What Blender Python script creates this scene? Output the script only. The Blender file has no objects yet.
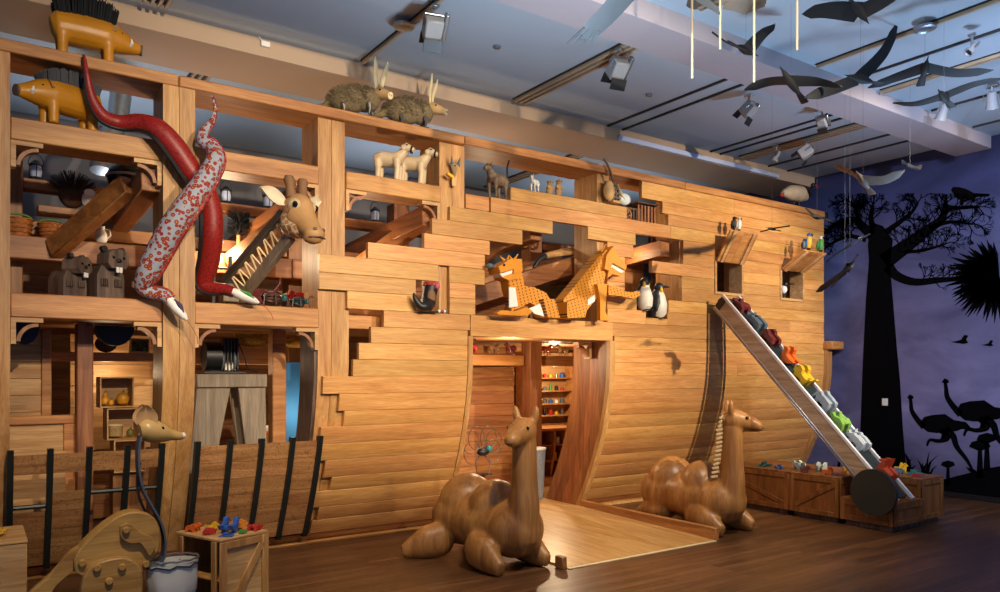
import bpy, bmesh, math, random
from mathutils import Vector, Matrix
random.seed(11)
SC = bpy.context.scene
COL = SC.collection
PI = math.pi

# ------------------------------------------------------------------ camera
F, CX, CY, H = 760.0, 500.0, 375.0, 1.6
YAW = math.radians(34.64)
CA, SA = math.cos(YAW), math.sin(YAW)
cd = bpy.data.cameras.new('camera')
cam = bpy.data.objects.new('camera', cd)
COL.objects.link(cam)
cam.location = (0, 0, H)
cam.rotation_euler = (PI/2, 0, -YAW)
cd.sensor_width = 36.0
cd.lens = 36.0*F/1000.0
cd.shift_y = (CY-296.0)/1000.0
cd.clip_start = 0.05
SC.camera = cam

# ------------------------------------------------------------------ world, exposure, gallery spots
w = bpy.data.worlds.new('world')
SC.world = w
w.use_nodes = True
w.node_tree.nodes['Background'].inputs[0].default_value = (0.36, 0.56, 1.0, 1)
w.node_tree.nodes['Background'].inputs[1].default_value = 0.34
vs = SC.view_settings
vs.view_transform = 'Standard'
vs.look = 'None'
vs.exposure = 0.22
vs.gamma = 1.0
vs.use_curve_mapping = False

def spot(name, loc, target, power, col, size=60, blend=0.6, radius=0.06):
    l = bpy.data.lights.new(name, 'SPOT')
    l.energy = power
    l.color = col
    l.spot_size = math.radians(size)
    l.spot_blend = blend
    l.shadow_soft_size = radius
    o = bpy.data.objects.new(name, l)
    COL.objects.link(o)
    o.location = loc
    o.rotation_euler = (Vector(target)-Vector(loc)).to_track_quat('-Z', 'Y').to_euler()
    return o
def point(name, loc, power, col, radius=0.08):
    l = bpy.data.lights.new(name, 'POINT')
    l.energy = power
    l.color = col
    l.shadow_soft_size = radius
    o = bpy.data.objects.new(name, l)
    COL.objects.link(o)
    o.location = loc
    return o

WARM = (1.0, 0.80, 0.56)
ZC = 4.6
# front-of-house spots on the ceiling tracks, facing the ark
spot('gallery_spot', (1.2, 0.2, 4.05), (1.3, 6.4, 3.0), 800, WARM, 50, .8)
spot('gallery_spot', (3.0, -0.6, 4.05), (3.2, 6.4, 3.0), 1150, WARM, 48, .8)
spot('gallery_spot', (4.9, -0.8, 4.05), (4.7, 6.4, 2.6), 1200, WARM, 42, .8)
spot('gallery_spot', (7.75, 1.0, 4.15), (7.7, 6.4, 2.1), 1250, WARM, 62, .7, .03)
spot('gallery_spot', (9.3, 0.4, 4.05), (9.6, 6.4, 3.4), 330, WARM, 40, .8)
spot('gallery_spot', (2.9, 2.7, 4.3), (3.5, 5.2, .4), 400, WARM, 58, .8)
spot('gallery_spot', (5.4, 2.7, 4.3), (5.8, 5.1, .4), 480, WARM, 62, .8)
spot('gallery_spot', (0.6, 2.9, 4.3), (1.1, 5.5, .6), 380, WARM, 58, .8)
# cool lamps: mural wash and ceiling uplights
spot('mural_spot', (5.6, 1.5, 4.2), (10.5, 4.4, 2.3), 720, (0.68, 0.76, 1.0), 75, 0.8)
spot('ceiling_uplight', (7.6, 3.3, 2.4), (7.6, 3.35, 4.6), 150, (0.45, 0.68, 1.0), 134, 0.6, 0.2)
spot('ceiling_uplight', (3.4, 3.3, 2.4), (3.4, 3.35, 4.6), 260, (0.60, 0.80, 1.0), 138, 0.6, 0.2)

# ------------------------------------------------------------------ geometry helpers
CAM = Vector((0, 0, H))
def ray(px, py):
    r = (px-CX)/F
    return Vector((r*CA+SA, -r*SA+CA, (CY-py)/F))
def atY(px, py, Y):
    d = ray(px, py); return CAM+d*(Y/d.y)
def atX(px, py, X):
    d = ray(px, py); return CAM+d*(X/d.x)
def atZ(px, py, Z):
    d = ray(px, py); return CAM+d*((Z-H)/d.z)
def atD(px, py, t):
    return CAM+ray(px, py)*t
def prof(z):
    return 6.42 + (0.57*((1.75-max(z, 0))/1.75)**1.8 if z < 1.75 else 0.0)
def hull(px, py):
    Y = 6.42
    for i in range(30):
        p = atY(px, py, Y); Y = prof(p.z)
    return p

class MB:
    def __init__(s):
        s.v = []; s.f = []
    def add(s, vs, fs, M=None):
        b = len(s.v)
        for p in vs:
            p = Vector(p)
            s.v.append(M @ p if M is not None else p)
        for f in fs:
            s.f.append([b+i for i in f])
        return s
    def box(s, lo, hi, M=None):
        x0, y0, z0 = lo; x1, y1, z1 = hi
        return s.add([(x0,y0,z0),(x1,y0,z0),(x1,y1,z0),(x0,y1,z0),(x0,y0,z1),(x1,y0,z1),(x1,y1,z1),(x0,y1,z1)],
                     [(0,3,2,1),(4,5,6,7),(0,1,5,4),(1,2,6,5),(2,3,7,6),(3,0,4,7)], M)
    def cbox(s, lo, hi, c=0.008, M=None):
        """box with chamfered edges"""
        bm = bmesh.new()
        bmesh.ops.create_cube(bm, size=1)
        d = [max(hi[i]-lo[i], 1e-4) for i in range(3)]
        for v in bm.verts:
            v.co = Vector([lo[i]+(v.co[i]+.5)*d[i] for i in range(3)])
        c = min(c, min(d)*.4)
        bmesh.ops.bevel(bm, geom=list(bm.edges), offset=c, segments=1, affect='EDGES', profile=.5)
        bm.verts.index_update()
        s.add([v.co.copy() for v in bm.verts], [[v.index for v in f.verts] for f in bm.faces], M)
        bm.free()
        return s
    def prism(s, poly, d0, d1, fn=None, M=None):
        """poly list of (a,b) counter-clockwise; extruded along third axis; fn(a,b,d)->xyz"""
        fn = fn or (lambda a, b, d: (a, d, b))
        n = len(poly)
        vs = [fn(a, b, d0) for a, b in poly]+[fn(a, b, d1) for a, b in poly]
        fs = [list(range(n))[::-1], list(range(n, 2*n))]
        fs += [(i, (i+1) % n, n+(i+1) % n, n+i) for i in range(n)]
        return s.add(vs, fs, M)
    def tube(s, pts, rad, n=8, cap=True, sq=1.0, M=None, up=None):
        pts = [Vector(p) for p in pts]
        if not isinstance(rad, (list, tuple)): rad = [rad]*len(pts)
        T = []
        for i in range(len(pts)):
            a = pts[max(i-1, 0)]; b = pts[min(i+1, len(pts)-1)]
            t = (b-a)
            T.append(t.normalized() if t.length > 1e-9 else Vector((0, 0, 1)))
        u = Vector(up) if up is not None else (Vector((0, 0, 1)) if abs(T[0].z) < .9 else Vector((1, 0, 0)))
        vs = []
        for i, p in enumerate(pts):
            u = (u-T[i]*u.dot(T[i]))
            if u.length < 1e-6: u = Vector((1, 0, 0))-T[i]*T[i].x
            u.normalize()
            w_ = T[i].cross(u)
            for k in range(n):
                a = 2*PI*k/n
                vs.append(p+(u*math.cos(a)*sq+w_*math.sin(a))*rad[i])
        fs = []
        for i in range(len(pts)-1):
            for k in range(n):
                fs.append((i*n+k, i*n+(k+1) % n, (i+1)*n+(k+1) % n, (i+1)*n+k))
        if cap:
            fs.append(list(range(n))[::-1]); fs.append([(len(pts)-1)*n+k for k in range(n)])
        return s.add(vs, fs, M)
    def cyl(s, a, b, r, n=12, r2=None, M=None):
        return s.tube([a, b], [r, r if r2 is None else r2], n, True, 1.0, M)
    def ell(s, c, r, n=14, m=9, M=None):
        vs = [(0, 0, -1)]
        for j in range(1, m):
            a = -PI/2+PI*j/m
            for k in range(n):
                b = 2*PI*k/n
                vs.append((math.cos(a)*math.cos(b), math.cos(a)*math.sin(b), math.sin(a)))
        vs.append((0, 0, 1))
        fs = [(0, 1+(k+1) % n, 1+k) for k in range(n)]
        for j in range(m-2):
            for k in range(n):
                fs.append((1+j*n+k, 1+j*n+(k+1) % n, 1+(j+1)*n+(k+1) % n, 1+(j+1)*n+k))
        L = len(vs)-1
        fs += [(L, L-n+k, L-n+(k+1) % n) for k in range(n)]
        if not isinstance(r, (list, tuple)): r = (r, r, r)
        M2 = Matrix.Translation(Vector(c)) @ (M if M is not None else Matrix.Identity(4)) @ Matrix.Diagonal((r[0], r[1], r[2], 1))
        return s.add(vs, fs, M2)
    def lathe(s, prof_, n=16, M=None):
        vs = []
        for r, z in prof_:
            for k in range(n):
                a = 2*PI*k/n
                vs.append((r*math.cos(a), r*math.sin(a), z))
        fs = []
        for i in range(len(prof_)-1):
            for k in range(n):
                fs.append((i*n+k, i*n+(k+1) % n, (i+1)*n+(k+1) % n, (i+1)*n+k))
        fs.append(list(range(n))[::-1]); fs.append([(len(prof_)-1)*n+k for k in range(n)])
        return s.add(vs, fs, M)
    def bar(s, a, b, wd, ht, c=0.0, up=(0, 0, 1)):
        """rectangular bar from a to b; wd across, ht along up"""
        a = Vector(a); b = Vector(b)
        t = (b-a); L = t.length; t.normalize()
        u = Vector(up); u = (u-t*u.dot(t))
        if u.length < 1e-5: u = Vector((1, 0, 0))
        u.normalize(); sd = u.cross(t)
        M = Matrix((( t.x, sd.x, u.x, a.x), (t.y, sd.y, u.y, a.y), (t.z, sd.z, u.z, a.z), (0, 0, 0, 1)))
        if c: return s.cbox((0, -wd/2, -ht/2), (L, wd/2, ht/2), c, M)
        return s.box((0, -wd/2, -ht/2), (L, wd/2, ht/2), M)

def R(x=0, y=0, z=0):
    return Matrix.Rotation(math.radians(z), 4, 'Z') @ Matrix.Rotation(math.radians(y), 4, 'Y') @ Matrix.Rotation(math.radians(x), 4, 'X')
def T(x, y, z): return Matrix.Translation((x, y, z))

PW = {}
def mesh(mb, name, mat, angle=38):
    me = bpy.data.meshes.new(name)
    me.from_pydata([tuple(v) for v in mb.v], [], mb.f)
    bm = bmesh.new(); bm.from_mesh(me)
    bmesh.ops.recalc_face_normals(bm, faces=bm.faces)
    bm.to_mesh(me); bm.free()
    me.shade_smooth()
    me.set_sharp_from_angle(angle=math.radians(angle))
    me.materials.append(mat)
    return me
def obj(name, mb, mat, parent=None, world=False, center=False, angle=38):
    """one mesh object. world=True: vertices are in world space; center=True: origin at the mesh's centre"""
    if world and parent is not None:
        Mi = PW[parent.name].inverted()
        mb.v = [Mi @ v for v in mb.v]
    loc = Vector((0, 0, 0))
    if center:
        lo = Vector([min(v[i] for v in mb.v) for i in range(3)]); hi = Vector([max(v[i] for v in mb.v) for i in range(3)])
        loc = (lo+hi)/2
        if parent is None: loc.z = lo.z
        mb.v = [v-loc for v in mb.v]
    o = bpy.data.objects.new(name, mesh(mb, name, mat, angle))
    COL.objects.link(o)
    o.location = loc
    if parent is not None: o.parent = parent
    base = PW[parent.name] if parent is not None else Matrix.Identity(4)
    PW[o.name] = base @ Matrix.Translation(loc)
    return o
def tag(o, label, cat, group=None):
    o['label'] = label; o['category'] = cat
    if group: o['group'] = group
    return o
def thing(name, label, cat, loc=(0, 0, 0), rz=0.0, group=None):
    o = bpy.data.objects.new(name, None)
    COL.objects.link(o)
    o.empty_display_size = .1
    o.location = loc
    o.rotation_euler = (0, 0, math.radians(rz))
    PW[o.name] = Matrix.Translation(Vector(loc)) @ Matrix.Rotation(math.radians(rz), 4, 'Z')
    return tag(o, label, cat, group)
def blob(name, mb, mat, parent, voxel=0.012, smooth=4, **k):
    o = obj(name, mb, mat, parent, **k)
    m = o.modifiers.new('remesh', 'REMESH'); m.mode = 'VOXEL'; m.voxel_size = voxel; m.use_smooth_shade = True
    if smooth:
        m = o.modifiers.new('smooth', 'SMOOTH'); m.iterations = smooth; m.factor = .6
    return o
def struct(name, mb, mat, **k):
    o = obj(name, mb, mat, **k)
    o['kind'] = 'structure'
    return o
def copy_tree(o, parent=None):
    c = o.copy(); COL.objects.link(c); c.parent = parent
    for ch in list(o.children): copy_tree(ch, c)
    return c
def spline(pts, k=6):
    """Catmull-Rom through pts (any dimension Vectors/tuples)"""
    P = [Vector(p) for p in pts]; out = []
    for i in range(len(P)-1):
        p0 = P[max(i-1, 0)]; p1 = P[i]; p2 = P[i+1]; p3 = P[min(i+2, len(P)-1)]
        for j in range(k):
            t = j/k
            out.append(.5*((2*p1)+(p2-p0)*t+(2*p0-5*p1+4*p2-p3)*t*t+(3*p1-p0-3*p2+p3)*t**3))
    out.append(P[-1])
    return out
def lerps(vals, n):
    out = []
    for i in range(n):
        t = i/(n-1)*(len(vals)-1); a = min(int(t), len(vals)-2)
        out.append(vals[a]+(vals[a+1]-vals[a])*(t-a))
    return out

# ------------------------------------------------------------------ materials
def nt(name):
    m = bpy.data.materials.new(name); m.use_nodes = True
    n = m.node_tree.nodes; l = m.node_tree.links
    return m, n, l, n['Principled BSDF']
def rgb(h):
    h = h.lstrip('#'); c = [int(h[i:i+2], 16)/255 for i in (0, 2, 4)]
    return tuple((x/12.92 if x <= .04045 else ((x+.055)/1.055)**2.4) for x in c)+(1,)
def col(c): return rgb(c) if isinstance(c, str) else (tuple(c)+(1,))[:4]
def wood(name, dark, light, axis=0, rough=.42, var=.18, hue=.012, sc=1.0, bump=.12, contrast=(.32, .68)):
    m, n, l, b = nt(name)
    tc = n.new('ShaderNodeTexCoord'); oi = n.new('ShaderNodeObjectInfo')
    ml = n.new('ShaderNodeMath'); ml.operation = 'MULTIPLY'; ml.inputs[1].default_value = 57.0
    l.new(oi.outputs['Random'], ml.inputs[0])
    cb = n.new('ShaderNodeCombineXYZ')
    for i in range(3): l.new(ml.outputs[0], cb.inputs[i])
    ad = n.new('ShaderNodeVectorMath'); ad.operation = 'ADD'
    l.new(tc.outputs['Object'], ad.inputs[0]); l.new(cb.outputs[0], ad.inputs[1])
    def noise(al, ac, det, dist):
        mp = n.new('ShaderNodeMapping')
        mp.inputs['Scale'].default_value = [(al if i == axis else ac)*sc for i in range(3)]
        l.new(ad.outputs[0], mp.inputs['Vector'])
        t = n.new('ShaderNodeTexNoise'); t.inputs['Scale'].default_value = 1.0
        t.inputs['Detail'].default_value = det; t.inputs['Distortion'].default_value = dist
        l.new(mp.outputs[0], t.inputs['Vector'])
        return t
    n1 = noise(1.1, 13, 6, 1.0); n2 = noise(7, 120, 3, .2)
    rp = n.new('ShaderNodeValToRGB')
    rp.color_ramp.elements[0].position = contrast[0]; rp.color_ramp.elements[0].color = col(dark)
    rp.color_ramp.elements[1].position = contrast[1]; rp.color_ramp.elements[1].color = col(light)
    l.new(n1.outputs['Fac'], rp.inputs[0])
    mx = n.new('ShaderNodeMix'); mx.data_type = 'RGBA'; mx.blend_type = 'MULTIPLY'; mx.inputs['Factor'].default_value = .55
    r2 = n.new('ShaderNodeValToRGB')
    r2.color_ramp.elements[0].position = .35; r2.color_ramp.elements[0].color = (.62, .55, .48, 1)
    r2.color_ramp.elements[1].position = .62; r2.color_ramp.elements[1].color = (1, 1, 1, 1)
    l.new(n2.outputs['Fac'], r2.inputs[0])
    l.new(rp.outputs[0], mx.inputs['A']); l.new(r2.outputs[0], mx.inputs['B'])
    hs = n.new('ShaderNodeHueSaturation')
    mr = n.new('ShaderNodeMapRange'); mr.inputs['To Min'].default_value = 1-var; mr.inputs['To Max'].default_value = 1+var*.7
    l.new(oi.outputs['Random'], mr.inputs[0]); l.new(mr.outputs[0], hs.inputs['Value'])
    wn = n.new('ShaderNodeTexWhiteNoise'); wn.noise_dimensions = '1D'; l.new(ml.outputs[0], wn.inputs['W'])
    mh = n.new('ShaderNodeMapRange'); mh.inputs['To Min'].default_value = .5-hue; mh.inputs['To Max'].default_value = .5+hue*.1
    l.new(wn.outputs['Value'], mh.inputs[0]); l.new(mh.outputs[0], hs.inputs['Hue'])
    l.new(mx.outputs['Result'], hs.inputs['Color'])
    l.new(hs.outputs[0], b.inputs['Base Color'])
    b.inputs['Roughness'].default_value = rough
    bp = n.new('ShaderNodeBump'); bp.inputs['Strength'].default_value = bump; bp.inputs['Distance'].default_value = .004
    l.new(n2.outputs['Fac'], bp.inputs['Height']); l.new(bp.outputs[0], b.inputs['Normal'])
    return m
def plain(name, c, rough=.5, metal=0.0, vary=.12, scale=8.0, bump=0.0, coat=0.0):
    m, n, l, b = nt(name)
    tc = n.new('ShaderNodeTexCoord'); t = n.new('ShaderNodeTexNoise')
    t.inputs['Scale'].default_value = scale; t.inputs['Detail'].default_value = 4
    l.new(tc.outputs['Object'], t.inputs['Vector'])
    c = col(c)
    rp = n.new('ShaderNodeValToRGB')
    rp.color_ramp.elements[0].position = .3; rp.color_ramp.elements[1].position = .7
    rp.color_ramp.elements[0].color = tuple(x*(1-vary) for x in c[:3])+(1,)
    rp.color_ramp.elements[1].color = tuple(min(1, x*(1+vary)) for x in c[:3])+(1,)
    l.new(t.outputs['Fac'], rp.inputs[0]); l.new(rp.outputs[0], b.inputs['Base Color'])
    b.inputs['Roughness'].default_value = rough; b.inputs['Metallic'].default_value = metal
    if coat: b.inputs['Coat Weight'].default_value = coat
    if bump:
        bp = n.new('ShaderNodeBump'); bp.inputs['Strength'].default_value = bump; bp.inputs['Distance'].default_value = .01
        l.new(t.outputs['Fac'], bp.inputs['Height']); l.new(bp.outputs[0], b.inputs['Normal'])
    return m
W_HULL = wood('hull_cedar', '#bd8540', '#e6b76e', 0, .45, .17, .014, 1.0, .1, (.2, .8))
W_POST = wood('frame_fir_upright', '#aa7a40', '#cfa366', 2, .5, .12, .008)
W_RAIL = wood('frame_fir_rail', '#a87038', '#cf9a58', 0, .5, .12, .01)
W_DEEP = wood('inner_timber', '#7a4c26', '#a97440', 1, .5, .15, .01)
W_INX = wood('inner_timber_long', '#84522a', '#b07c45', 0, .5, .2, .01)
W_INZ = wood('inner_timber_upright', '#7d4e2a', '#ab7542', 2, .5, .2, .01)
W_PALE = wood('pale_plywood', '#b58750', '#d9b27a', 0, .55, .12, .006)
W_CRATE = wood('crate_pine', '#9a6a34', '#c99a5c', 2, .5, .12, .008)
W_CRATED = wood('crate_oak', '#6f431c', '#a06a32', 2, .42, .12, .008)
W_CAMEL = wood('camel_wood', '#8c5c2c', '#bd8a4c', 2, .38, .05, .004, .5, .03)
W_KANG = wood('birch_ply', '#a1773a', '#c49a55', 0, .4, .06, .004, .7, .04)
W_GREY = wood('weathered_wood', '#7d7060', '#a39580', 2, .6, .1, .004)
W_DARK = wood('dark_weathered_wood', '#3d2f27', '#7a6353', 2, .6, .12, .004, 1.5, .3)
W_RAMP = wood('ramp_maple', '#b98a4c', '#dcb478', 1, .32, .1, .006)
BLACK = plain('black_paint', '#16181a', .45)
RIB = plain('dark_green_black_steel', '#1c2424', .4, .3)
WHITE = plain('white_enamel', '#e8e6e0', .4, 0, .05)
CREAM = plain('cream_wood', '#e3cf9f', .5, 0, .1)
STEEL = plain('brushed_steel', '#a9adb0', .32, .9, .1, 20)
ALU = plain('pale_aluminium', '#c3c6c8', .35, .7, .06, 20)
RED = plain('red_paint', '#b3261e', .5)
ORANGE = plain('orange_paint', '#d8641c', .5)
YELLOW = plain('yellow_paint', '#e0b020', .5)
BLUE = plain('blue_paint', '#2b5fae', .5)
GREEN = plain('green_paint', '#3f8a3a', .5)
MAROON = plain('maroon_paint', '#6d2a24', .5)
SLATE = plain('slate_paint', '#56646c', .5)
EYE = plain('glossy_black', '#0a0a0a', .12)

# ------------------------------------------------------------------ room shell
def floor_mat():
    m, n, l, b = nt('floor_planks')
    tc = n.new('ShaderNodeTexCoord')
    br = n.new('ShaderNodeTexBrick')
    br.inputs['Scale'].default_value = 1.0
    br.inputs['Brick Width'].default_value = 1.7; br.inputs['Row Height'].default_value = .085
    br.inputs['Mortar Size'].default_value = .0022; br.inputs['Mortar Smooth'].default_value = .1
    br.inputs['Color1'].default_value = rgb('#553a24'); br.inputs['Color2'].default_value = rgb('#745034')
    br.inputs['Mortar'].default_value = rgb('#2a1a10'); br.offset = .37
    l.new(tc.outputs['Object'], br.inputs['Vector'])
    mp = n.new('ShaderNodeMapping'); mp.inputs['Scale'].default_value = (1.2, 26, 1)
    l.new(tc.outputs['Object'], mp.inputs[0])
    t = n.new('ShaderNodeTexNoise'); t.inputs['Scale'].default_value = 1.5; t.inputs['Detail'].default_value = 5
    l.new(mp.outputs[0], t.inputs['Vector'])
    rp = n.new('ShaderNodeValToRGB'); rp.color_ramp.elements[0].position = .3; rp.color_ramp.elements[0].color = (.5, .45, .4, 1)
    rp.color_ramp.elements[1].position = .7; rp.color_ramp.elements[1].color = (1.2, 1.15, 1.1, 1)
    l.new(t.outputs['Fac'], rp.inputs[0])
    mx = n.new('ShaderNodeMix'); mx.data_type = 'RGBA'; mx.blend_type = 'MULTIPLY'; mx.inputs['Factor'].default_value = 1
    l.new(br.outputs['Color'], mx.inputs['A']); l.new(rp.outputs[0], mx.inputs['B'])
    l.new(mx.outputs['Result'], b.inputs['Base Color'])
    b.inputs['Roughness'].default_value = .36
    return m
M_FLOOR = floor_mat()
M_CEIL = plain('ceiling_blue_grey', '#a9b6c2', .8, 0, .05, .8)
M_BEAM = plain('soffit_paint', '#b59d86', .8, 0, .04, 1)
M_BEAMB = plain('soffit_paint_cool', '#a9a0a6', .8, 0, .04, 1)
M_BLUELIT_GLASS = plain('painted_blue_light_and_glass', '#b9c9ef', .7, 0, .04, 1)  # pale blue stands in for blue light on the beam; also lantern glass
M_WALL = plain('gallery_wall_grey', '#6b6a70', .8, 0, .05, 1)

XM = 10.5      # mural wall
struct('floor', MB().box((-4, -4, -.12), (XM+.15, 10.4, 0)), M_FLOOR)
struct('ceiling', MB().box((-4, -4, ZC), (XM+.15, 10.4, ZC+.12)), M_CEIL)
struct('trim_1', MB().cbox((-4, 6.775, 4.44), (XM-.01, 7.53, ZC+.01), .004), M_BEAM)
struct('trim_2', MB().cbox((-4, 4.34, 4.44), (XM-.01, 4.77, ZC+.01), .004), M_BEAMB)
struct('trim_3', MB().cbox((6.42, 6.735, 4.445), (9.55, 6.774, 4.505), .004), M_BLUELIT_GLASS)  # added strip, coloured like blue light falling on the beam front
struct('wall_back', MB().box((-4, 10.25, 0), (XM+.15, 10.4, ZC)), M_WALL)
struct('wall_left', MB().box((-4.15, 5.5, 0), (-4, 10.4, ZC)), M_WALL)
struct('baseboard_right', MB().cbox((XM-.015, -4, 0), (XM, 10.2, .07), .004), BLACK)

# ceiling slots with their lighting tracks
M_SLOT = plain('dark_slot', '#2a2724', .6)
M_TRACK = plain('bronze_track', '#b39a7c', .5, .1)
def slot(X, y0, y1, wd, label, n=3):
    t = thing('lighting_track', label, 'track', (X, (y0+y1)/2, ZC-.03), 0, 'recessed ceiling tracks')
    obj('slot', MB().box((X-wd/2, y0, ZC-.012), (X+wd/2, y1, ZC-.001)), M_SLOT, t, True)
    for i in range(n):
        x = X-wd/2+wd*(i+.5)/n
        obj('rail', MB().cbox((x-.014, y0, ZC-.04), (x+.014, y1, ZC-.010), .003), M_TRACK, t, True)
for X, y0, y1, wd, n, lab in [
        (1.19, 2.2, 6.6, .22, 4, 'slatted ceiling track over the yellow boar'),
        (3.04, 4.85, 6.7, .05, 1, 'thin single ceiling track above the long-eared animals'),
        (4.89, 4.85, 6.7, .2, 3, 'triple rail ceiling track above the striped beasts'),
        (6.69, 1.0, 4.3, .05, 1, 'single ceiling track reaching the round ceiling lamp'),
        (8.70, 4.85, 6.7, .22, 3, 'triple rail ceiling track above the hatches'),
        (7.86, 1.0, 4.3, .09, 2, 'double ceiling track over the flying birds'),
        (1.85, 7.6, 10.1, .2, 3, 'triple ceiling track behind the beam above the ark'),
        (6.75, 7.6, 10.1, .2, 3, 'short triple ceiling track beyond the ark hull')]:
    slot(X, y0, y1, wd, lab, n)
# panel joints of the ceiling: thin dark strips
for i, (X, y0, y1) in enumerate([(6.25, 4.8, 6.77), (6.5, 4.8, 6.77), (8.1, 4.8, 6.77), (8.3, 4.8, 6.77), (9.35, 4.8, 6.77), (9.8, 4.8, 6.77), (8.9, 1, 4.3), (9.9, 1, 4.3), (7.3, 1, 4.3)]):
    struct('trim_%d' % (i+4), MB().cbox((X-.012, y0, ZC-.022), (X+.012, y1, ZC+.002), .003), M_SLOT)

# mural wall: printed evening sky, silhouettes of savanna plants and birds
def mural_mat():
    m, n, l, b = nt('mural_sky_print')
    tc = n.new('ShaderNodeTexCoord'); sp = n.new('ShaderNodeSeparateXYZ'); l.new(tc.outputs['Object'], sp.inputs[0])
    mr = n.new('ShaderNodeMapRange'); mr.inputs['From Min'].default_value = 0; mr.inputs['From Max'].default_value = ZC
    l.new(sp.outputs['Z'], mr.inputs[0])
    rp = n.new('ShaderNodeValToRGB'); e = rp.color_ramp.elements
    e[0].position = 0; e[0].color = rgb('#5f5e78'); e[1].position = 1; e[1].color = rgb('#2a2f50')
    for p, c in ((.25, '#8485ad'), (.5, '#70739a'), (.72, '#5f6a98'), (.88, '#3c4674')):
        x = e.new(p); x.color = rgb(c)
    l.new(mr.outputs[0], rp.inputs[0])
    mp = n.new('ShaderNodeMapping'); mp.inputs['Scale'].default_value = (1, .7, 1.5); l.new(tc.outputs['Object'], mp.inputs[0])
    t = n.new('ShaderNodeTexNoise'); t.inputs['Scale'].default_value = 1.0; t.inputs['Detail'].default_value = 6; t.inputs['Roughness'].default_value = .55; t.inputs['Distortion'].default_value = .6
    l.new(mp.outputs[0], t.inputs['Vector'])
    r2 = n.new('ShaderNodeValToRGB'); r2.color_ramp.elements[0].position = .36; r2.color_ramp.elements[0].color = (.28, .27, .38, 1)
    r2.color_ramp.elements[1].position = .66; r2.color_ramp.elements[1].color = (1.1, 1.08, 1.1, 1)
    l.new(t.outputs['Fac'], r2.inputs[0])
    mx = n.new('ShaderNodeMix'); mx.data_type = 'RGBA'; mx.blend_type = 'MULTIPLY'; mx.inputs['Factor'].default_value = .85
    l.new(rp.outputs[0], mx.inputs['A']); l.new(r2.outputs[0], mx.inputs['B'])
    l.new(mx.outputs['Result'], b.inputs['Base Color']); b.inputs['Roughness'].default_value = .5
    return m
MW = struct('wall_right', MB().box((XM, -4, 0), (XM+.15, 10.4, ZC)), mural_mat())
M_INK = plain('mural_black_print', '#030305', .95, 0, 0)
M_INK.node_tree.nodes['Principled BSDF'].inputs['Specular IOR Level'].default_value = .1
def mu(px, py):
    p = atX(px, py, XM); return (p.y, p.z)
def mural_shape(name, polys, d=.003):
    mb = MB()
    for k, P in enumerate(polys):
        mb.prism(P, XM-.001-d, XM-.0005, lambda a, b, q: (q, a, b))
    return obj(name, mb, M_INK, MW, True)
def mpoly(*pts): return [mu(x, y) for x, y in pts]
def strip2(pts, ws):
    """a tapering 2D ribbon in mural coordinates (pixels)"""
    L, Rr = [], []
    for i, p in enumerate(pts):
        a = pts[max(i-1, 0)]; b = pts[min(i+1, len(pts)-1)]
        dx, dy = b[0]-a[0], b[1]-a[1]; q = math.hypot(dx, dy) or 1
        nx, ny = -dy/q, dx/q
        L.append((p[0]+nx*ws[i]/2, p[1]+ny*ws[i]/2)); Rr.append((p[0]-nx*ws[i]/2, p[1]-ny*ws[i]/2))
    return mpoly(*(L+Rr[::-1]))
def rib2(pts, w0, w1, k=5):
    S = [(v[0], v[1]) for v in spline([(a, b, 0) for a, b in pts], k)]
    return strip2(S, [w0+(w1-w0)*i/(len(S)-1) for i in range(len(S))])
mural_shape('baobab_trunk', [mpoly((859, 478), (860.5, 430), (863, 360), (866, 300), (869, 261), (868, 245), (871, 222), (883, 226), (893, 240), (890, 265), (893, 300), (897, 349), (900, 380), (903, 430), (907, 478))])
BR = [([(884, 262), (905, 247), (925, 232), (942, 218), (946, 200)], 17, 4), ([(888, 266), (897, 276), (915, 282), (940, 280), (958, 279)], 11, 4),
      ([(872, 235), (862, 226), (855, 220), (840, 222), (826, 232)], 11, 3), ([(873, 228), (871, 217), (873, 205)], 7, 3),
      ([(886, 232), (900, 222), (912, 212), (918, 203)], 6, 2), ([(930, 228), (950, 222), (972, 224)], 5, 2), ([(944, 206), (958, 208), (978, 207)], 5, 2),
      ([(866, 240), (850, 236), (838, 240), (828, 246)], 5, 2), ([(905, 252), (925, 250), (945, 244)], 4, 2), ([(858, 222), (855, 208), (848, 200)], 4, 2)]
mural_shape('baobab_branch', [rib2(*b) for b in BR])
rng = random.Random(5)
tw = []
def twig(x, y, ang, L, wd, dep):
    x2 = x+math.cos(ang)*L; y2 = y+math.sin(ang)*L
    if y2 < 193 or y2 > 262+max(0, x-880)*.45: return
    tw.append(strip2([(x, y), (x2, y2)], [wd, wd*.7]))
    if dep <= 0: return
    for k in range(rng.choice((1, 2, 2, 3, 3))):
        twig(x2, y2, ang+rng.uniform(-.75, .75), L*rng.uniform(.62, .88), wd*.72, dep-1)
for pts, w0, w1 in BR:
    S = spline([(a, b, 0) for a, b in pts], 4)
    for i in range(3, len(S)):
        p = S[i]; q = S[i-1]; a0 = math.atan2(p.y-q.y, p.x-q.x)
        for s_ in (-1, 1):
            if rng.random() < (.95 if s_*math.cos(a0) < 0 else .45):
                twig(p.x, p.y, a0+s_*rng.uniform(.5, 1.1), rng.uniform(4.5, 7.5), 1.25, 5)
    twig(S[-1].x, S[-1].y, a0, 6, w1*.6, 5)
tw = [t for t in tw if 6.8 > t[0][0] and t[0][1] < 4.3]
o = mural_shape('baobab_twigs', tw); o['kind'] = 'stuff'
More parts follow.
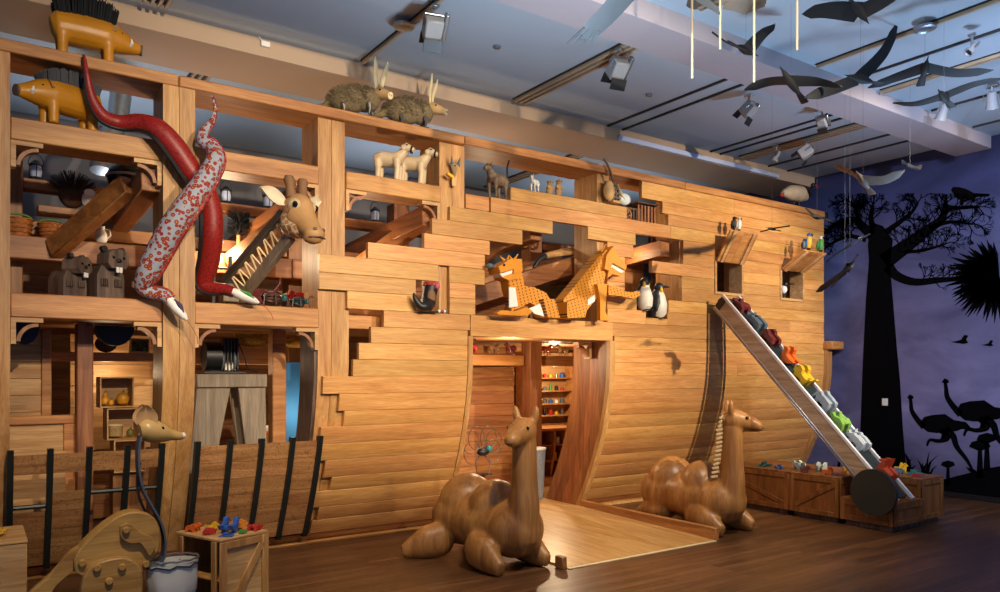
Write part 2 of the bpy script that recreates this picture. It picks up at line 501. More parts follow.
# vulture on the right branch, fan palm, ostriches, small flying birds, far trees, grass, ground
mural_shape('vulture', [mpoly((951, 190), (953, 187), (959, 187), (966, 189), (974, 193), (990, 194), (989, 196.5), (976, 197), (974, 203), (971, 200), (965, 199), (963, 206), (960, 205), (960, 200), (955, 197), (953, 193)),
      mpoly((940, 213), (952, 207), (972, 205), (980, 207), (972, 208.5), (953, 210), (941, 216))])
pal = []
for i in range(46):
    a = math.radians(95+i*4.3+rng.uniform(-2, 2)); L = rng.uniform(42, 56)
    cx, cy = 998, 277
    pal.append(strip2([(cx, cy), (cx+math.cos(a)*L*.6, cy-math.sin(a)*L*.6*.8), (cx+math.cos(a)*L, cy-math.sin(a)*L*.8+3)], [3, 5.2, .3]))
mural_shape('palm_fan', pal)
def bird2(x, y, s, f=1):
    return [mpoly((x-14*s*f, y), (x-6*s*f, y-1.5*s), (x-1*s*f, y-3*s), (x+3*s*f, y-9*s), (x+8*s*f, y-8*s), (x+5*s*f, y-3*s), (x+8*s*f, y+1*s), (x+2*s*f, y+2.5*s), (x-5*s*f, y+1.5*s))]
mural_shape('far_bird', bird2(962, 342, .8)); mural_shape('far_bird', bird2(989, 345, .55))
def ostrich(dx, dy, s):
    f = lambda *p: mpoly(*[((x-935)*s+935+dx, (y-425)*s+425+dy) for x, y in p])
    g = lambda pts, a, b: [((x-935)*s+935+dx, (y-425)*s+425+dy) for x, y in pts]
    return [f((921, 422), (924, 417), (932, 415), (945, 414), (954, 420), (966, 422), (973, 430), (962, 429), (957, 431), (948, 432), (937, 433), (928, 432), (923, 428)),
            rib2(g([(924, 427), (917, 419), (912, 411), (911, 403), (910, 397)], 0, 0), 6*s, 2.6*s),
            f((907, 398), (909.5, 394.5), (912.5, 395.5), (914, 398), (911, 399.5)),
            rib2(g([(945, 430), (953, 436), (957, 447), (967, 460), (973, 471)], 0, 0), 8*s, 2*s), rib2(g([(941, 430), (948, 438), (939, 441), (930, 440), (927, 446)], 0, 0), 6*s, 2*s),
            f((966, 467), (976, 470), (975, 473), (970, 472))]
mural_shape('ostrich', ostrich(0, 0, 1.0)); mural_shape('ostrich', ostrich(38, -12.5, 1.12))
for x, y, s in ((948, 478, .8), (980, 466, 1.2), (987, 458, 1.15)):
    mural_shape('far_baobab', [mpoly((x-3*s, y+10*s), (x-1.6*s, y-14*s), (x+1.6*s, y-14*s), (x+3*s, y+10*s)),
      mpoly((x-9*s, y-16*s), (x-7*s, y-20*s), (x, y-22*s), (x+7*s, y-20*s), (x+9*s, y-16*s), (x+2*s, y-13*s), (x-2*s, y-13*s))])
mural_shape('ground', [mpoly((838, 520), (838, 470), (870, 474), (905, 477), (945, 479), (965, 474), (985, 469), (1010, 464), (1060, 458), (1060, 540))])
gr = []
for i in range(60):
    x = rng.uniform(900, 930) if i < 34 else rng.uniform(838, 862); a = math.radians(rng.uniform(40, 140)); L = rng.uniform(8, 28 if i < 34 else 22)
    gr.append(strip2([(x, 478), (x+math.cos(a)*L*.6, 478-math.sin(a)*L*.7), (x+math.cos(a)*L*1.2, 478-math.sin(a)*L)], [2, 1.6, .2]))
mural_shape('grass', gr)
# blank white tag fixed to the trunk
p = atX(885.5, 402, XM)
tag(obj('wall_tag', MB().cbox((XM-.02, p.y-.04, p.z-.05), (XM-.005, p.y+.04, p.z+.05), .003), WHITE, None, center=True), 'small white tag on the black tree trunk of the mural', 'tag')

# ------------------------------------------------------------------ the ark
ARK = thing('ark', 'huge timber ark with planked hull, open post frame and curved doorway', 'ark', (5, 7, 0))
XR = 10.17
TH = .05
rz = random.Random(3)
def plank(x0, x1, z0, z1, inset=0.0, mat=None, th=TH, name='plank', pr=prof):
    g = .001; c = .003
    x0 += .0015; x1 -= .0015
    ya, yb = pr(z0)+inset, pr(z1)+inset
    ang = math.atan2(yb-ya, z1-z0)
    def P(d, s):      # d depth into the hull, s along the height 0..1
        return (ya+(yb-ya)*s + d*math.cos(ang), z0+(z1-z0)*s - d*math.sin(ang)*0)
    h = z1-z0
    sec = [P(c, g/h), P(0, (g+c)/h), P(0, 1-(g+c)/h), P(c, 1-g/h), P(th, 1-g/h), P(th, g/h)]
    mb = MB().prism(sec, x0, x1, lambda a, b, q: (q, a, b))
    return obj(name, mb, mat or W_HULL, ARK, True, True)
def run(x0, x1, z0, z1, brk=None):
    """fill x0..x1 with butt-jointed planks of uneven length"""
    x = x0
    while x < x1-.01:
        L = rz.uniform(1.3, 2.9)
        e = x+L
        if x1-e < .7: e = x1
        plank(x, e, z0, z1, rz.uniform(0, .005))
        x = e
ZB = [3.89, 3.69, 3.55, 3.415, 3.26, 3.12, 2.965, 2.82, 2.67, 2.51, 2.36, 2.20, 2.045, 1.895, 1.742, 1.589, 1.43, 1.275, 1.133, .975, .82, .655, .525, .365, .235, .10]
DX0, DX1 = 4.075, 6.0
H1, H2 = (7.76, 8.325), (9.12, 9.67)
rows = [
 [(6.47, XR)], [(6.815, XR)], [(4.57, 6.227), (6.917, XR)], [(4.324, XR)],
 [(3.839, 5.13), (5.63, 6.367), (7.184, XR)],
 [(3.636, 4.722), (5.922, 6.33), (7.184, H1[0]), (H1[1], H2[0]), (H2[1], XR)],
 [(3.554, 4.312), (5.922, 6.195), (6.636, H1[0]), (H1[1], H2[0]), (H2[1], XR)],
 [(2.965, 4.251), (5.922, 6.195), (7.157, H1[0]), (H1[1], H2[0]), (H2[1], XR)],
 [(2.499, 3.708), (3.834, 4.251), (5.922, 6.195), (7.157, XR)],
 [(2.499, 3.462), (3.834, 4.135), (5.922, 6.388), (6.922, XR)],
 [(2.764, 3.462), (3.834, 4.135), (5.922, 6.536), (6.90, XR)],
 [(3.126, DX0), (DX1, XR)],
 [(2.995, DX0-.03), (DX1+.03, XR)], [(2.876, DX0-.03), (DX1+.03, XR)], [(2.82, DX0-.03), (DX1+.03, XR)], [(2.54, DX0-.03), (DX1+.03, XR)],
 [(2.70, DX0-.03), (DX1+.03, XR)], [(2.76, DX0-.03), (DX1+.03, XR)], [(2.55, DX0-.03), (DX1+.03, XR)], [(2.56, DX0-.03), (DX1+.03, XR)],
 [(2.63, DX0-.03), (DX1+.03, XR)], [(2.715, DX0-.03), (DX1+.03, XR)], [(2.56, DX0-.03), (DX1+.03, XR)], [(2.64, DX0-.03), (DX1+.03, XR)], [(2.60, DX0-.03), (DX1+.03, XR)]]
for i, r in enumerate(rows):
    for a, b in r: run(a, b, ZB[i+1], ZB[i])
for hx in (H1, H2):
    plank(hx[0], hx[1], 3.055, 3.12)
plank(H2[0], H2[1], 2.645, 2.67)
plank(6.536, 6.90, 2.20, 2.28)
plank(4.04, 4.322, 3.27, 3.415, .03, W_RAIL)
# lintel board over the doorway, base boards
plank(DX0, DX1, 1.99, 2.20, -.004)
for a, b in ((0.0, 2.6), (2.6, DX0-.03), (DX1+.03, 8.2), (8.2, XR)):
    plank(a, b, .012, .10, .012, W_INX)
    plank(a, b, .0, .03, -.075, W_RAIL, .09, 'base_board')
# left end, below the rib panels
plank(0.0, 1.2, .10, .20, .03, W_INX); plank(1.2, 2.6, .10, .20, .03, W_INX)

# curved uprights that follow the hull section
def rib(x0, x1, d0, d1, z0, z1, mat, name, n=14, c=.006):
    sec = []
    zs = [z0+(z1-z0)*i/n for i in range(n+1)]
    F_ = [(prof(z)+d0, z) for z in zs]; B_ = [(prof(z)+d1, z) for z in zs]
    return obj(name, MB().prism(F_+B_[::-1], x0, x1, lambda a, b, q: (q, a, b)), mat, ARK, True, True)
for x0, x1, zt in ((-.05, .206, 3.89), (1.217, 1.4565, 3.89), (2.506, 2.76, 3.89), (3.749, 4.036, 3.89)):
    xm = (x0+x1)/2
    zb = .1 if x0 < 2 else (2.36 if x0 > 2.4 and x0 < 3 else 3.12)
    f = 0.0 if x0 < 2 else .052
    rib(x0, xm-.002, f, f+.40, zb, zt, W_POST, 'post'); rib(xm+.002, x1, f, f+.40, zb, zt, W_POST, 'post')
# the part of the posts that stands behind the planking
rib(2.506, 2.631, .055, .40, .1, 2.36, W_POST, 'post'); rib(2.635, 2.80, .055, .40, .1, 2.36, W_POST, 'post')
rib(3.749, 4.036, .055, .40, 2.05, 3.12, W_POST, 'post')
rib(5.81, 5.99, .055, .45, 2.05, 3.89, W_POST, 'post')
rib(7.17, 7.45, .055, .45, .1, 3.89, W_POST, 'post'); rib(8.5, 8.75, .055, .45, .1, 3.89, W_POST, 'post')
rib(9.75, 10.1, .055, .45, .1, 3.89, W_POST, 'post')
# doorway: curved side boards and facing strips
rib(DX0-.03, DX0+.025, -.012, .05, .0, 1.99, W_POST, 'door_trim'); rib(DX1-.045, DX1+.03, -.012, .05, 0, 1.99, W_POST, 'door_trim')
rib(DX0-.03, DX0+.02, .05, .62, 0, 1.99, W_INZ, 'door_jamb')
for k in range(4): rib(DX1-.03, DX1+.03, .052+.15*k, .20+.15*k, 0, 1.99, W_INZ, 'door_jamb')
# stem at the far end
rib(XR, XR+.12, -.05, .2, 0, 2.0, W_POST, 'stem')
obj('stem_block', MB().cbox((XR-.02, 6.28, 1.97), (XR+.28, 6.6, 2.09), .01), W_RAIL, ARK, True, True)
# cap plank and rails
for a, b in ((-1.2, 1.33), (1.335, 4.0), (4.005, 7.2), (7.205, XR)):
    obj('cap_plank', MB().cbox((a, 6.405, 3.89), (b, 6.85, 3.98), .008), W_RAIL, ARK, True, True)
def rail(x0, x1, z0, z1, y0=6.44, y1=6.74, mat=None):
    return obj('rail', MB().cbox((x0+.002, y0, z0), (x1-.002, y1, z1), .008), mat or W_RAIL, ARK, True, True)
for a, b in ((-1.2, -.05), (.206, 1.217), (1.4565, 2.506), (2.76, 3.749)): rail(a, b, 3.285, 3.446)
for a, b in ((-1.2, -.05), (.206, 1.217), (1.4565, 2.506)): rail(a, b, 2.015, 2.19)
rail(2.80, 3.6, 2.03, 2.17, 6.60, 6.74, W_RAIL)
# corner brackets under the rails
def bracket(x, z, s, yc=6.50):
    w_ = .20; h = .19
    poly = [(0, 0), (w_, 0), (w_, -.032), (.032, -.032), (.032, -h), (0, -h)]
    P = [(x+s*a, z+b) for a, b in poly]
    o = obj('bracket', MB().prism(P, yc-.05, yc+.05, lambda a, b, q: (a, q, b)), W_PALE, ARK, True, True)
    arc = [(.172-.138*math.sin(PI/2*k/8), -.17+.136*math.cos(PI/2*k/8)) for k in range(9)]
    arc += [(.172-.112*math.sin(PI/2*k/8), -.17+.110*math.cos(PI/2*k/8)) for k in range(8, -1, -1)]
    A2 = [(x+s*a, z+b) for a, b in arc]
    obj('bracket_arc', MB().prism(A2, yc-.03, yc+.04, lambda a, b, q: (a, q, b)), W_INZ, ARK, True, True)
    return o
for x, s in ((.21, 1), (1.213, -1)): bracket(x, 3.283, s); bracket(x, 2.013, s)
for x, s in ((1.46, 1), (2.502, -1)): bracket(x, 3.283, s); bracket(x, 2.013, s)
for x, s in ((2.764, 1), (3.745, -1)): bracket(x, 3.283, s)
for x, s in ((DX0+.05, 1), (DX1-.07, -1)): bracket(x, 1.98, s, 6.75)

# inside: tie beams running back, rear posts, rear rails, deck, rear wall
for x in (1.16, 2.42, 3.68, 5.0, 7.0):
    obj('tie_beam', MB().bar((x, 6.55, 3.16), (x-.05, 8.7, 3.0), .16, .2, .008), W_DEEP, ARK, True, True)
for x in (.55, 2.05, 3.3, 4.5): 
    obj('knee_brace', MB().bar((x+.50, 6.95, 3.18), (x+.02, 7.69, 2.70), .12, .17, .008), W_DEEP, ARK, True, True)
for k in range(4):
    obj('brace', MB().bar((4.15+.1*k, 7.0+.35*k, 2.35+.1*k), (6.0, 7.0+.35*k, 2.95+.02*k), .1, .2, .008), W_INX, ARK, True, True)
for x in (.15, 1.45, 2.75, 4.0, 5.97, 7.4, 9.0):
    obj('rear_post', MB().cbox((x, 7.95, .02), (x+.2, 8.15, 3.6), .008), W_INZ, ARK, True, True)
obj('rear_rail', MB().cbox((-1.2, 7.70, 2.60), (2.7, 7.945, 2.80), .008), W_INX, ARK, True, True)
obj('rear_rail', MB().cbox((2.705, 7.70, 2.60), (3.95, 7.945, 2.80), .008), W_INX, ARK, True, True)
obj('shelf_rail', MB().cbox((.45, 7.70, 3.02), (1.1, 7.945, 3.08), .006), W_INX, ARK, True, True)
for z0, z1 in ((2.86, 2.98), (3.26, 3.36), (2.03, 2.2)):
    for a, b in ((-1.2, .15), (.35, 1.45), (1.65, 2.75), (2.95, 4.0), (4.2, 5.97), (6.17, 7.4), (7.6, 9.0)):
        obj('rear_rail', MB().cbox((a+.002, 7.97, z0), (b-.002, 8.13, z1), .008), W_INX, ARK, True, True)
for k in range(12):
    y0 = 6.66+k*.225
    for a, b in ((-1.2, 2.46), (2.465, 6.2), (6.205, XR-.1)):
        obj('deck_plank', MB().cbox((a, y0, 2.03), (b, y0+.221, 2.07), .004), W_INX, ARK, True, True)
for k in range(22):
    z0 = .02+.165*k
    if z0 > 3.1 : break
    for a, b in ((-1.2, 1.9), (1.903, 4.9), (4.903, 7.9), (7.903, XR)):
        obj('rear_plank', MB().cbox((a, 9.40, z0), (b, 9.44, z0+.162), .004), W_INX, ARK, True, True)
# inner plank partition seen through the doorway and behind the left bays
def wallp(x0, x1, y, z0, z1, mat, step=.16):
    z = z0
    while z < z1-.02:
        e = min(z+step, z1)
        obj('inner_plank', MB().cbox((x0, y, z+.001), (x1, y+.03, e-.001), .003), mat, ARK, True, True)
        z = e
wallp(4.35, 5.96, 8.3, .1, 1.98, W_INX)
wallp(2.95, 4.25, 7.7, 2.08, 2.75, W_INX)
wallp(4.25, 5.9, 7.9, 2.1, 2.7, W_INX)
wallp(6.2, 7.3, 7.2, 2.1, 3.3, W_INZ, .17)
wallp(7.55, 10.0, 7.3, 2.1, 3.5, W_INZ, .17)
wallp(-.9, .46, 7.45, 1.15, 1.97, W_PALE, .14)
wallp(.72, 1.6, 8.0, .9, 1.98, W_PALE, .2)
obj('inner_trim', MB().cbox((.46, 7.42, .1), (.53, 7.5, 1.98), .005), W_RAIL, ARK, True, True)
obj('half_door', MB().cbox((-.9, 7.2, .1), (.62, 7.24, 1.2), .005), W_PALE, ARK, True, True)
obj('half_door_rail', MB().cbox((-.9, 7.17, 1.2), (.70, 7.26, 1.27), .006), W_RAIL, ARK, True, True)
obj('half_door_stile', MB().cbox((.60, 7.17, .1), (.70, 7.26, 1.199), .006), W_RAIL, ARK, True, True)
# middle uprights of the two left bays, with a dark board standing in for the post's shaded side
obj('inner_post', MB().cbox((.68, 7.02, .05), (.80, 7.2, 2.02), .008), W_INZ, ARK, True, True)
obj('inner_post', MB().cbox((2.30, 7.08, .05), (2.43, 7.22, 2.02), .008), W_RAIL, ARK, True, True)
rail(.53, 1.45, 1.72, 1.80, 7.5, 7.62, W_RAIL)
rail(1.46, 2.5, 1.70, 1.86, 7.5, 7.62, W_RAIL)
# shelves for animals above the doorway inside
rail(4.6, 5.95, 1.72, 1.86, 8.05, 8.15, W_RAIL); rail(6.2, 7.3, 1.72, 1.86, 8.05, 8.15, W_RAIL)
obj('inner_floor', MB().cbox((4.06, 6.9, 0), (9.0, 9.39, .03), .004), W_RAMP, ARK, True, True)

# hatches with their propped lids
def hatch(hx, z0, z1, fz, dy, dxs):
    x0, x1 = hx
    for a, b, c_, d in ((x0, x0+.035, z0, z1), (x1-.035, x1, z0, z1), (x0+.035, x1-.035, z0, z0+.035)):
        obj('hatch_frame', MB().cbox((a, 6.405, c_), (b, 6.62, d), .004), W_PALE, ARK, True, True)
    hz = z1
    lid = thing_part = None
    o = bpy.data.objects.new('hatch_lid', None)
    n = 4
    a = Vector((0, -dy, fz)).normalized(); L = Vector((0, dy, fz)).length
    first = None
    for k in range(n):
        xx0 = x0+.01+(x1-x0-.02)*k/n; xx1 = x0+.01+(x1-x0-.02)*(k+1)/n-.002
        ob = MB().bar(((xx0+xx1)/2, 6.40, hz), ((xx0+xx1)/2, 6.40-dy, hz+fz), xx1-xx0, .025, .003)
        first = obj('hatch_board', ob, W_RAIL, ARK, True, True)
    for f in (.14, .82):
        xx = x0+(x1-x0)*f
        off = Vector((0, -fz, -dy)).normalized()*.025
        A_ = Vector((xx, 6.40, hz))+off; B_ = Vector((xx, 6.40-dy, hz+fz))+off
        obj('hatch_batten', MB().bar(A_, B_, .05, .025, .003), W_PALE, ARK, True, True)
hatch(H1, 2.63, 3.055, .36, .22, 0)
hatch(H2, 2.63, 3.055, .22, .34, 0)

# curved rib panels at the lower left of the hull
W_PANEL = wood('carved_cedar_panel', '#94673a', '#c2935c', 0, .55, .08, .006, 1, .5)
def add_carving(m):
    n = m.node_tree.nodes; l = m.node_tree.links; b = n['Principled BSDF']
    tc = n.new('ShaderNodeTexCoord'); oi = n.new('ShaderNodeObjectInfo')
    ad = n.new('ShaderNodeVectorMath'); ad.operation = 'ADD'
    l.new(tc.outputs['Object'], ad.inputs[0])
    t = n.new('ShaderNodeTexNoise'); t.inputs['Scale'].default_value = 13; t.inputs['Detail'].default_value = 1.5
    l.new(oi.outputs['Location'], ad.inputs[1]); l.new(ad.outputs[0], t.inputs['Vector'])
    mt = n.new('ShaderNodeMath'); mt.operation = 'MULTIPLY'; mt.inputs[1].default_value = 7.0; l.new(t.outputs['Fac'], mt.inputs[0])
    fr = n.new('ShaderNodeMath'); fr.operation = 'FRACT'; l.new(mt.outputs[0], fr.inputs[0])
    rp = n.new('ShaderNodeValToRGB'); e = rp.color_ramp.elements
    e[0].position = 0; e[0].color = (1, 1, 1, 1); e[1].position = 1; e[1].color = (1, 1, 1, 1)
    for p_, c_ in ((.40, 1), (.48, .42), (.54, .42), (.62, 1)):
        q = e.new(p_); q.color = (c_, c_*.95, c_*.9, 1)
    l.new(fr.outputs[0], rp.inputs[0])
    old = b.inputs['Base Color'].links[0].from_socket
    mx = n.new('ShaderNodeMix'); mx.data_type = 'RGBA'; mx.blend_type = 'MULTIPLY'; mx.inputs['Factor'].default_value = .7
    l.new(old, mx.inputs['A']); l.new(rp.outputs[0], mx.inputs['B']); l.new(mx.outputs['Result'], b.inputs['Base Color'])
add_carving(W_PANEL)
ribx_l = [hull(px, 458).x for px in (10, 49.5, 88, 125.6, 159.5)]
ribx_r = [hull(px, 452).x for px in (195, 227, 258.3, 288.5, 315.5)]
def rib_panel(ribs, label, solid):
    t = bpy.data.objects.new('ribbed_railing', None); COL.objects.link(t); t.parent = ARK
    t['label'] = label; t.location = (sum(ribs)/len(ribs)-5, -.2, 0); PW[t.name] = PW[ARK.name] @ Matrix.Translation(t.location)
    for x in ribs:
        zs = [.10+(1.06-.10)*i/12 for i in range(13)]
        F_ = [(prof(z)-.10, z) for z in zs]; B_ = [(prof(z)-.03, z) for z in zs]
        mb = MB().prism(F_+B_[::-1], x-.02, x+.02, lambda a, b, q: (q, a, b))
        obj('rib', mb, RIB, t, True, True)
    for i in range(len(ribs)-1):
        for z0, z1 in solid[i]:
            g = .0015; za, zb = z0+g, z1-g
            sec = [(prof(za)-.065, za), (prof(zb)-.065, zb), (prof(zb)-.03, zb), (prof(za)-.03, za)]
            obj('carved_board', MB().prism(sec, ribs[i]+.021, ribs[i+1]-.021, lambda a, b, q: (q, a, b)), W_PANEL, t, True, True)
    return t
rowsz = [(.13+.148*k, .13+.148*(k+1)) for k in range(6)]
full = rowsz
tl = rib_panel(ribx_l, 'ribbed railing with missing carved boards, below the two carved beavers', [[rowsz[5], rowsz[0], rowsz[1], rowsz[2]], [rowsz[5], rowsz[3], rowsz[2], rowsz[1], rowsz[0]], [rowsz[5]], [rowsz[5]]])
tr = rib_panel(ribx_r, 'ribbed railing fully boarded with carved panels, beside the plank hull', [full]*4)
for i, z in ((0, .62), (2, .70), (3, .70)):
    obj('crossbar', MB().cyl((ribx_l[i]+.021, prof(z)-.06, z), (ribx_l[i+1]-.021, prof(z)-.06, z), .018, 8), RIB, tl, True, True)
# plywood lining behind the left railing
obj('lining_board', MB().cbox((.2, 7.0, .25), (.60, 7.03, .99), .004), W_PALE, ARK, True, True)

W_DEEPL = wood('ramp_side_fir', '#a06a34', '#c98f50', 1, .45, .1, .006)
# ------------------------------------------------------------------ ramp platform in front of the doorway
t = thing('ramp', 'pale wooden ramp platform with low side boards before the ark doorway', 'ramp', (4.9, 5.8, 0))
obj('deck', MB().add([(4.02, 4.85, .0), (5.86, 4.85, .0), (5.86, 6.88, .0), (4.02, 6.88, 0), (4.02, 4.85, .012), (5.86, 4.85, .012), (5.86, 6.88, .06), (4.02, 6.88, .06)],
    [(0,3,2,1),(4,5,6,7),(0,1,5,4),(1,2,6,5),(2,3,7,6),(3,0,4,7)]), W_RAMP, t, True)
obj('side_board', MB().cbox((5.862, 4.84, 0), (5.92, 6.84, .125), .006), W_DEEPL, t, True)
obj('side_block', MB().cbox((3.965, 4.84, 0), (4.018, 4.94, .1), .006), W_DEEP, t, True)
obj('edge_strip', MB().cbox((4.02, 4.82, 0), (5.86, 4.848, .01), .002), CREAM, t, True)

# ------------------------------------------------------------------ wooden camels
def camel(label, loc, rz, head_rel, inner):
    """head_rel: heading of the head relative to the body, degrees"""
    t = thing('camel_sculpture', label, 'camel sculpture', loc, rz, 'pair of wooden camels beside the ramp')
    b = MB()
    b.ell((-.40, 0, .34), (.33, .30, .26), 24, 14)
    b.ell((-.37, 0, .46), (.25, .265, .265), 24, 14)
    b.ell((-.08, 0, .34), (.52, .295, .25), 24, 14)
    b.ell((.03, 0, .47), (.215, .245, .24), 24, 14)
    b.ell((.27, 0, .33), (.26, .255, .245), 24, 14)
    pts = [(.34, 0, .30), (.40, 0, .50), (.41, 0, .70), (.41, 0, .90), (.41, 0, 1.08)]
    S = spline(pts, 5)
    b.tube(S, lerps([.19, .135, .112, .106, .10], len(S)), 20)
    hm = T(.41, 0, 1.09) @ R(0, 0, head_rel) @ Matrix.Scale(1.1, 4)
    b.ell((.03, 0, .06), (.125, .105, .11), 20, 12, None) if False else None
    hb = MB()
    hb.ell((.02, 0, .05), (.12, .10, .105), 20, 12)
    hb.tube([(.06, 0, .05), (.15, 0, .02), (.225, 0, -.002)], [.092, .075, .058], 16)
    hb.ell((.225, 0, -.005), (.055, .06, .052), 16, 10)
    hb.ell((.12, .05, .07), (.05, .03, .03)); hb.ell((.12, -.05, .07), (.05, .03, .03))
    for s in (1, -1):
        hb.ell((-.03, s*.075, .16), (.03, .034, .085), 12, 8, R(x=-s*10))
    b.add(hb.v, hb.f, hm)
    for x, y, d in ((.16, .20*inner, 3*inner), (.16, -.26*inner, -4*inner), (-.40, .16*inner, 172*inner), (-.42, -.30*inner, -120*inner)):
        fx = 1 if x > 0 else -1
        L = MB()
        L.tube([(-.15, 0, .15), (-.06, 0, .17), (.08, 0, .14), (.22, 0, .085), (.30, 0, .06)], [.09, .16, .15, .095, .06], 18)
        L.v = [Vector((v.x, v.y*.72, max(v.z, 0.002))) for v in L.v]
        b.add(L.v, L.f, T(x, y, 0) @ R(0, 0, d))
        b.tube([(x*.8, y*.5, .24), (x, y, .17)], [.1, .09], 12)
    blob('body', b, W_CAMEL, t, .013, 12)
    for s in (1, -1):
        e = MB().ell((.115, s*.077, .078), .014, 10, 6); e.v = [hm @ v for v in e.v]
        obj('eye', e, EYE, t)
    m = MB().tube([(.273, .0-.035, -.018), (.283, 0, -.02), (.273, .035, -.018)], .004, 6); m.v = [hm @ v for v in m.v]
    obj('mouth', m, W_DARK, t)
    # mane: a ladder of cream slats down the back of the neck
    hd = math.radians(head_rel)
    bx, by = -math.cos(hd), -math.sin(hd)
    for i in range(15):
        f = i/14
        z = .58+f*.60
        r = .155-.05*min(1, f*1.8) if f < .85 else .10
        cx = .40
        if f > .8: r -= (f-.8)*.12
        M = T(cx+bx*(r+.012), by*(r+.012), z) @ R(0, -14 if i < 12 else -35, head_rel)
        obj('mane_slat', MB().cbox((-.035, -.028, -.011), (.03, .028, .011), .004, M), CREAM, t)
    return t
camel('carved wooden camel lying with its head turned toward the ribbed railing', (3.66, 5.40, 0), -86, -64, 1)
camel('carved wooden camel with cream slatted mane, lying by the conveyor crates', (6.24, 5.36, 0), -88, 48, -1)

# ------------------------------------------------------------------ crates
def frame_crate(name, label, x0, x1, y0, y1, h, faces, kick=.06, mat=None, pm=None, rz=0, group=None, diag=1):
    """panelled crate; faces: list of '-x','-y','+x' carrying a frame and a diagonal"""
    mat = mat or W_CRATED; pm = pm or W_CRATED
    cx, cy = (x0+x1)/2, (y0+y1)/2; w_, d = (x1-x0)/2, (y1-y0)/2
    t = thing(name, label, 'crate', (cx, cy, 0), rz, group)
    obj('body', MB().cbox((-w_+.012, -d+.012, kick), (w_-.012, d-.012, h-.02), .004), pm, t)
    if kick: obj('plinth', MB().cbox((-w_+.04, -d+.04, 0), (w_-.04, d-.04, kick), .004), W_DARK, t)
    obj('top', MB().cbox((-w_, -d, h-.02), (w_, d, h), .004), mat, t)
    for f in faces:
        ax = f[1]; sg = -1 if f[0] == '-' else 1
        L = d if ax == 'x' else w_
        q = (w_ if ax == 'x' else d)
        fs = .055
        def pc(a0, a1, z0, z1, nm, M=None):
            if ax == 'x': lo, hi = (sg*q-(.012 if sg > 0 else 0), a0, z0), (sg*q+(.012 if sg < 0 else 0), a1, z1)
            else: lo, hi = (a0, sg*q-(.012 if sg > 0 else 0), z0), (a1, sg*q+(.012 if sg < 0 else 0), z1)
            obj(nm, MB().cbox(lo, hi, .003), mat, t)
        zt = h-.021
        pc(-L, -L+fs, kick, zt, 'stile'); pc(L-fs, L, kick, zt, 'stile')
        pc(-L+fs+.001, L-fs-.001, kick, kick+fs, 'rail'); pc(-L+fs+.001, L-fs-.001, zt-fs, zt, 'rail')
        if len(f) > 2:
            s = 1 if f[2] == '/' else -1
            a = (-(L-fs)*s, kick+fs); b_ = ((L-fs)*s, zt-fs)
            if ax == 'x': A_ = Vector((sg*(q-.007), a[0], a[1]+.01)); B_ = Vector((sg*(q-.007), b_[0], b_[1]-.01))
            else: A_ = Vector((a[0], sg*(q-.007), a[1]+.01)); B_ = Vector((b_[0], sg*(q-.007), b_[1]-.01))
            obj('diagonal', MB().bar(A_, B_, .012, .05, .002) if ax == 'y' else MB().bar(A_, B_, .012, .05, .002), mat, t)
    return t
CR = 'oak crates at the foot of the conveyor'
frame_crate('storage_crate', 'oak crate with a diagonal brace, behind the slat-maned camel', 7.63, 8.5, 5.26, 6.25, .50, ['-x/'], group=CR)
frame_crate('storage_crate', 'oak crate with a diagonal brace, beneath the middle of the conveyor', 7.63, 8.5, 4.64, 5.255, .50, ['-x\\', '-y'], group=CR)
frame_crate('storage_crate', 'low oak crate catching the lower end of the conveyor', 7.63, 8.24, 4.05, 4.635, .30, ['-x', '-y'], group=CR)
frame_crate('storage_crate', 'tall narrow oak crate standing beside the low crate near the mural', 8.245, 8.72, 4.08, 4.635, .50, ['-y', '-x'], group=CR)
# pine crate of building blocks beside the railing
t = thing('toy_crate', 'pine crate with open dark shelves, colourful toys on its top', 'crate', (1.37, 5.28, 0), 22)
ps = W_CRATE
obj('top', MB().cbox((-.19, -.24, .53), (.19, .24, .55), .004), W_PALE, t)
obj('bottom', MB().cbox((-.175, -.225, .02), (.175, .225, .04), .003), ps, t)
obj('shelf', MB().cbox((-.175, -.21, .27), (.175, .21, .285), .003), ps, t)
obj('side', MB().cbox((-.18, -.228, 0), (.18, -.212, .529), .003), W_PALE, t); obj('side', MB().cbox((-.18, .212, 0), (.18, .228, .529), .003), ps, t)
obj('back', MB().cbox((.165, -.211, 0), (.18, .211, .529), .003), ps, t)
for a, b_ in (((-.19, 0), (-.14, .529)), ((.14, 0), (.19, .529))): obj('stile', MB().cbox((a[0], -.245, a[1]), (b_[0], -.229, b_[1]), .003), ps, t)
obj('rail', MB().cbox((-.139, -.245, .48), (.139, -.229, .529), .003), ps, t); obj('rail', MB().cbox((-.139, -.245, 0), (.139, -.229, .05), .003), ps, t)
obj('diagonal', MB().bar((-.14, -.237, .05), (.14, -.237, .48), .016, .05, .003), ps, t)
for y in (-.2, .15): obj('stile', MB().cbox((-.196, y, 0), (-.181, y+.05, .529), .003), ps, t)
t = thing('toy_crate', 'wooden crate with drilled holes and steel studs, a yellow toy on top', 'crate', (-.08, 5.92, 0), 0)
obj('body', MB().cbox((-.35, -.3, 0), (.35, .3, .545), .006), W_PALE, t)
obj('top', MB().cbox((-.355, -.305, .545), (.355, .305, .56), .004), W_PALE, t)
for k in range(4):
    obj('stud', MB().cyl((.2, -.3, .12+.1*k), (.2, -.308, .12+.1*k), .012, 10), STEEL, t)

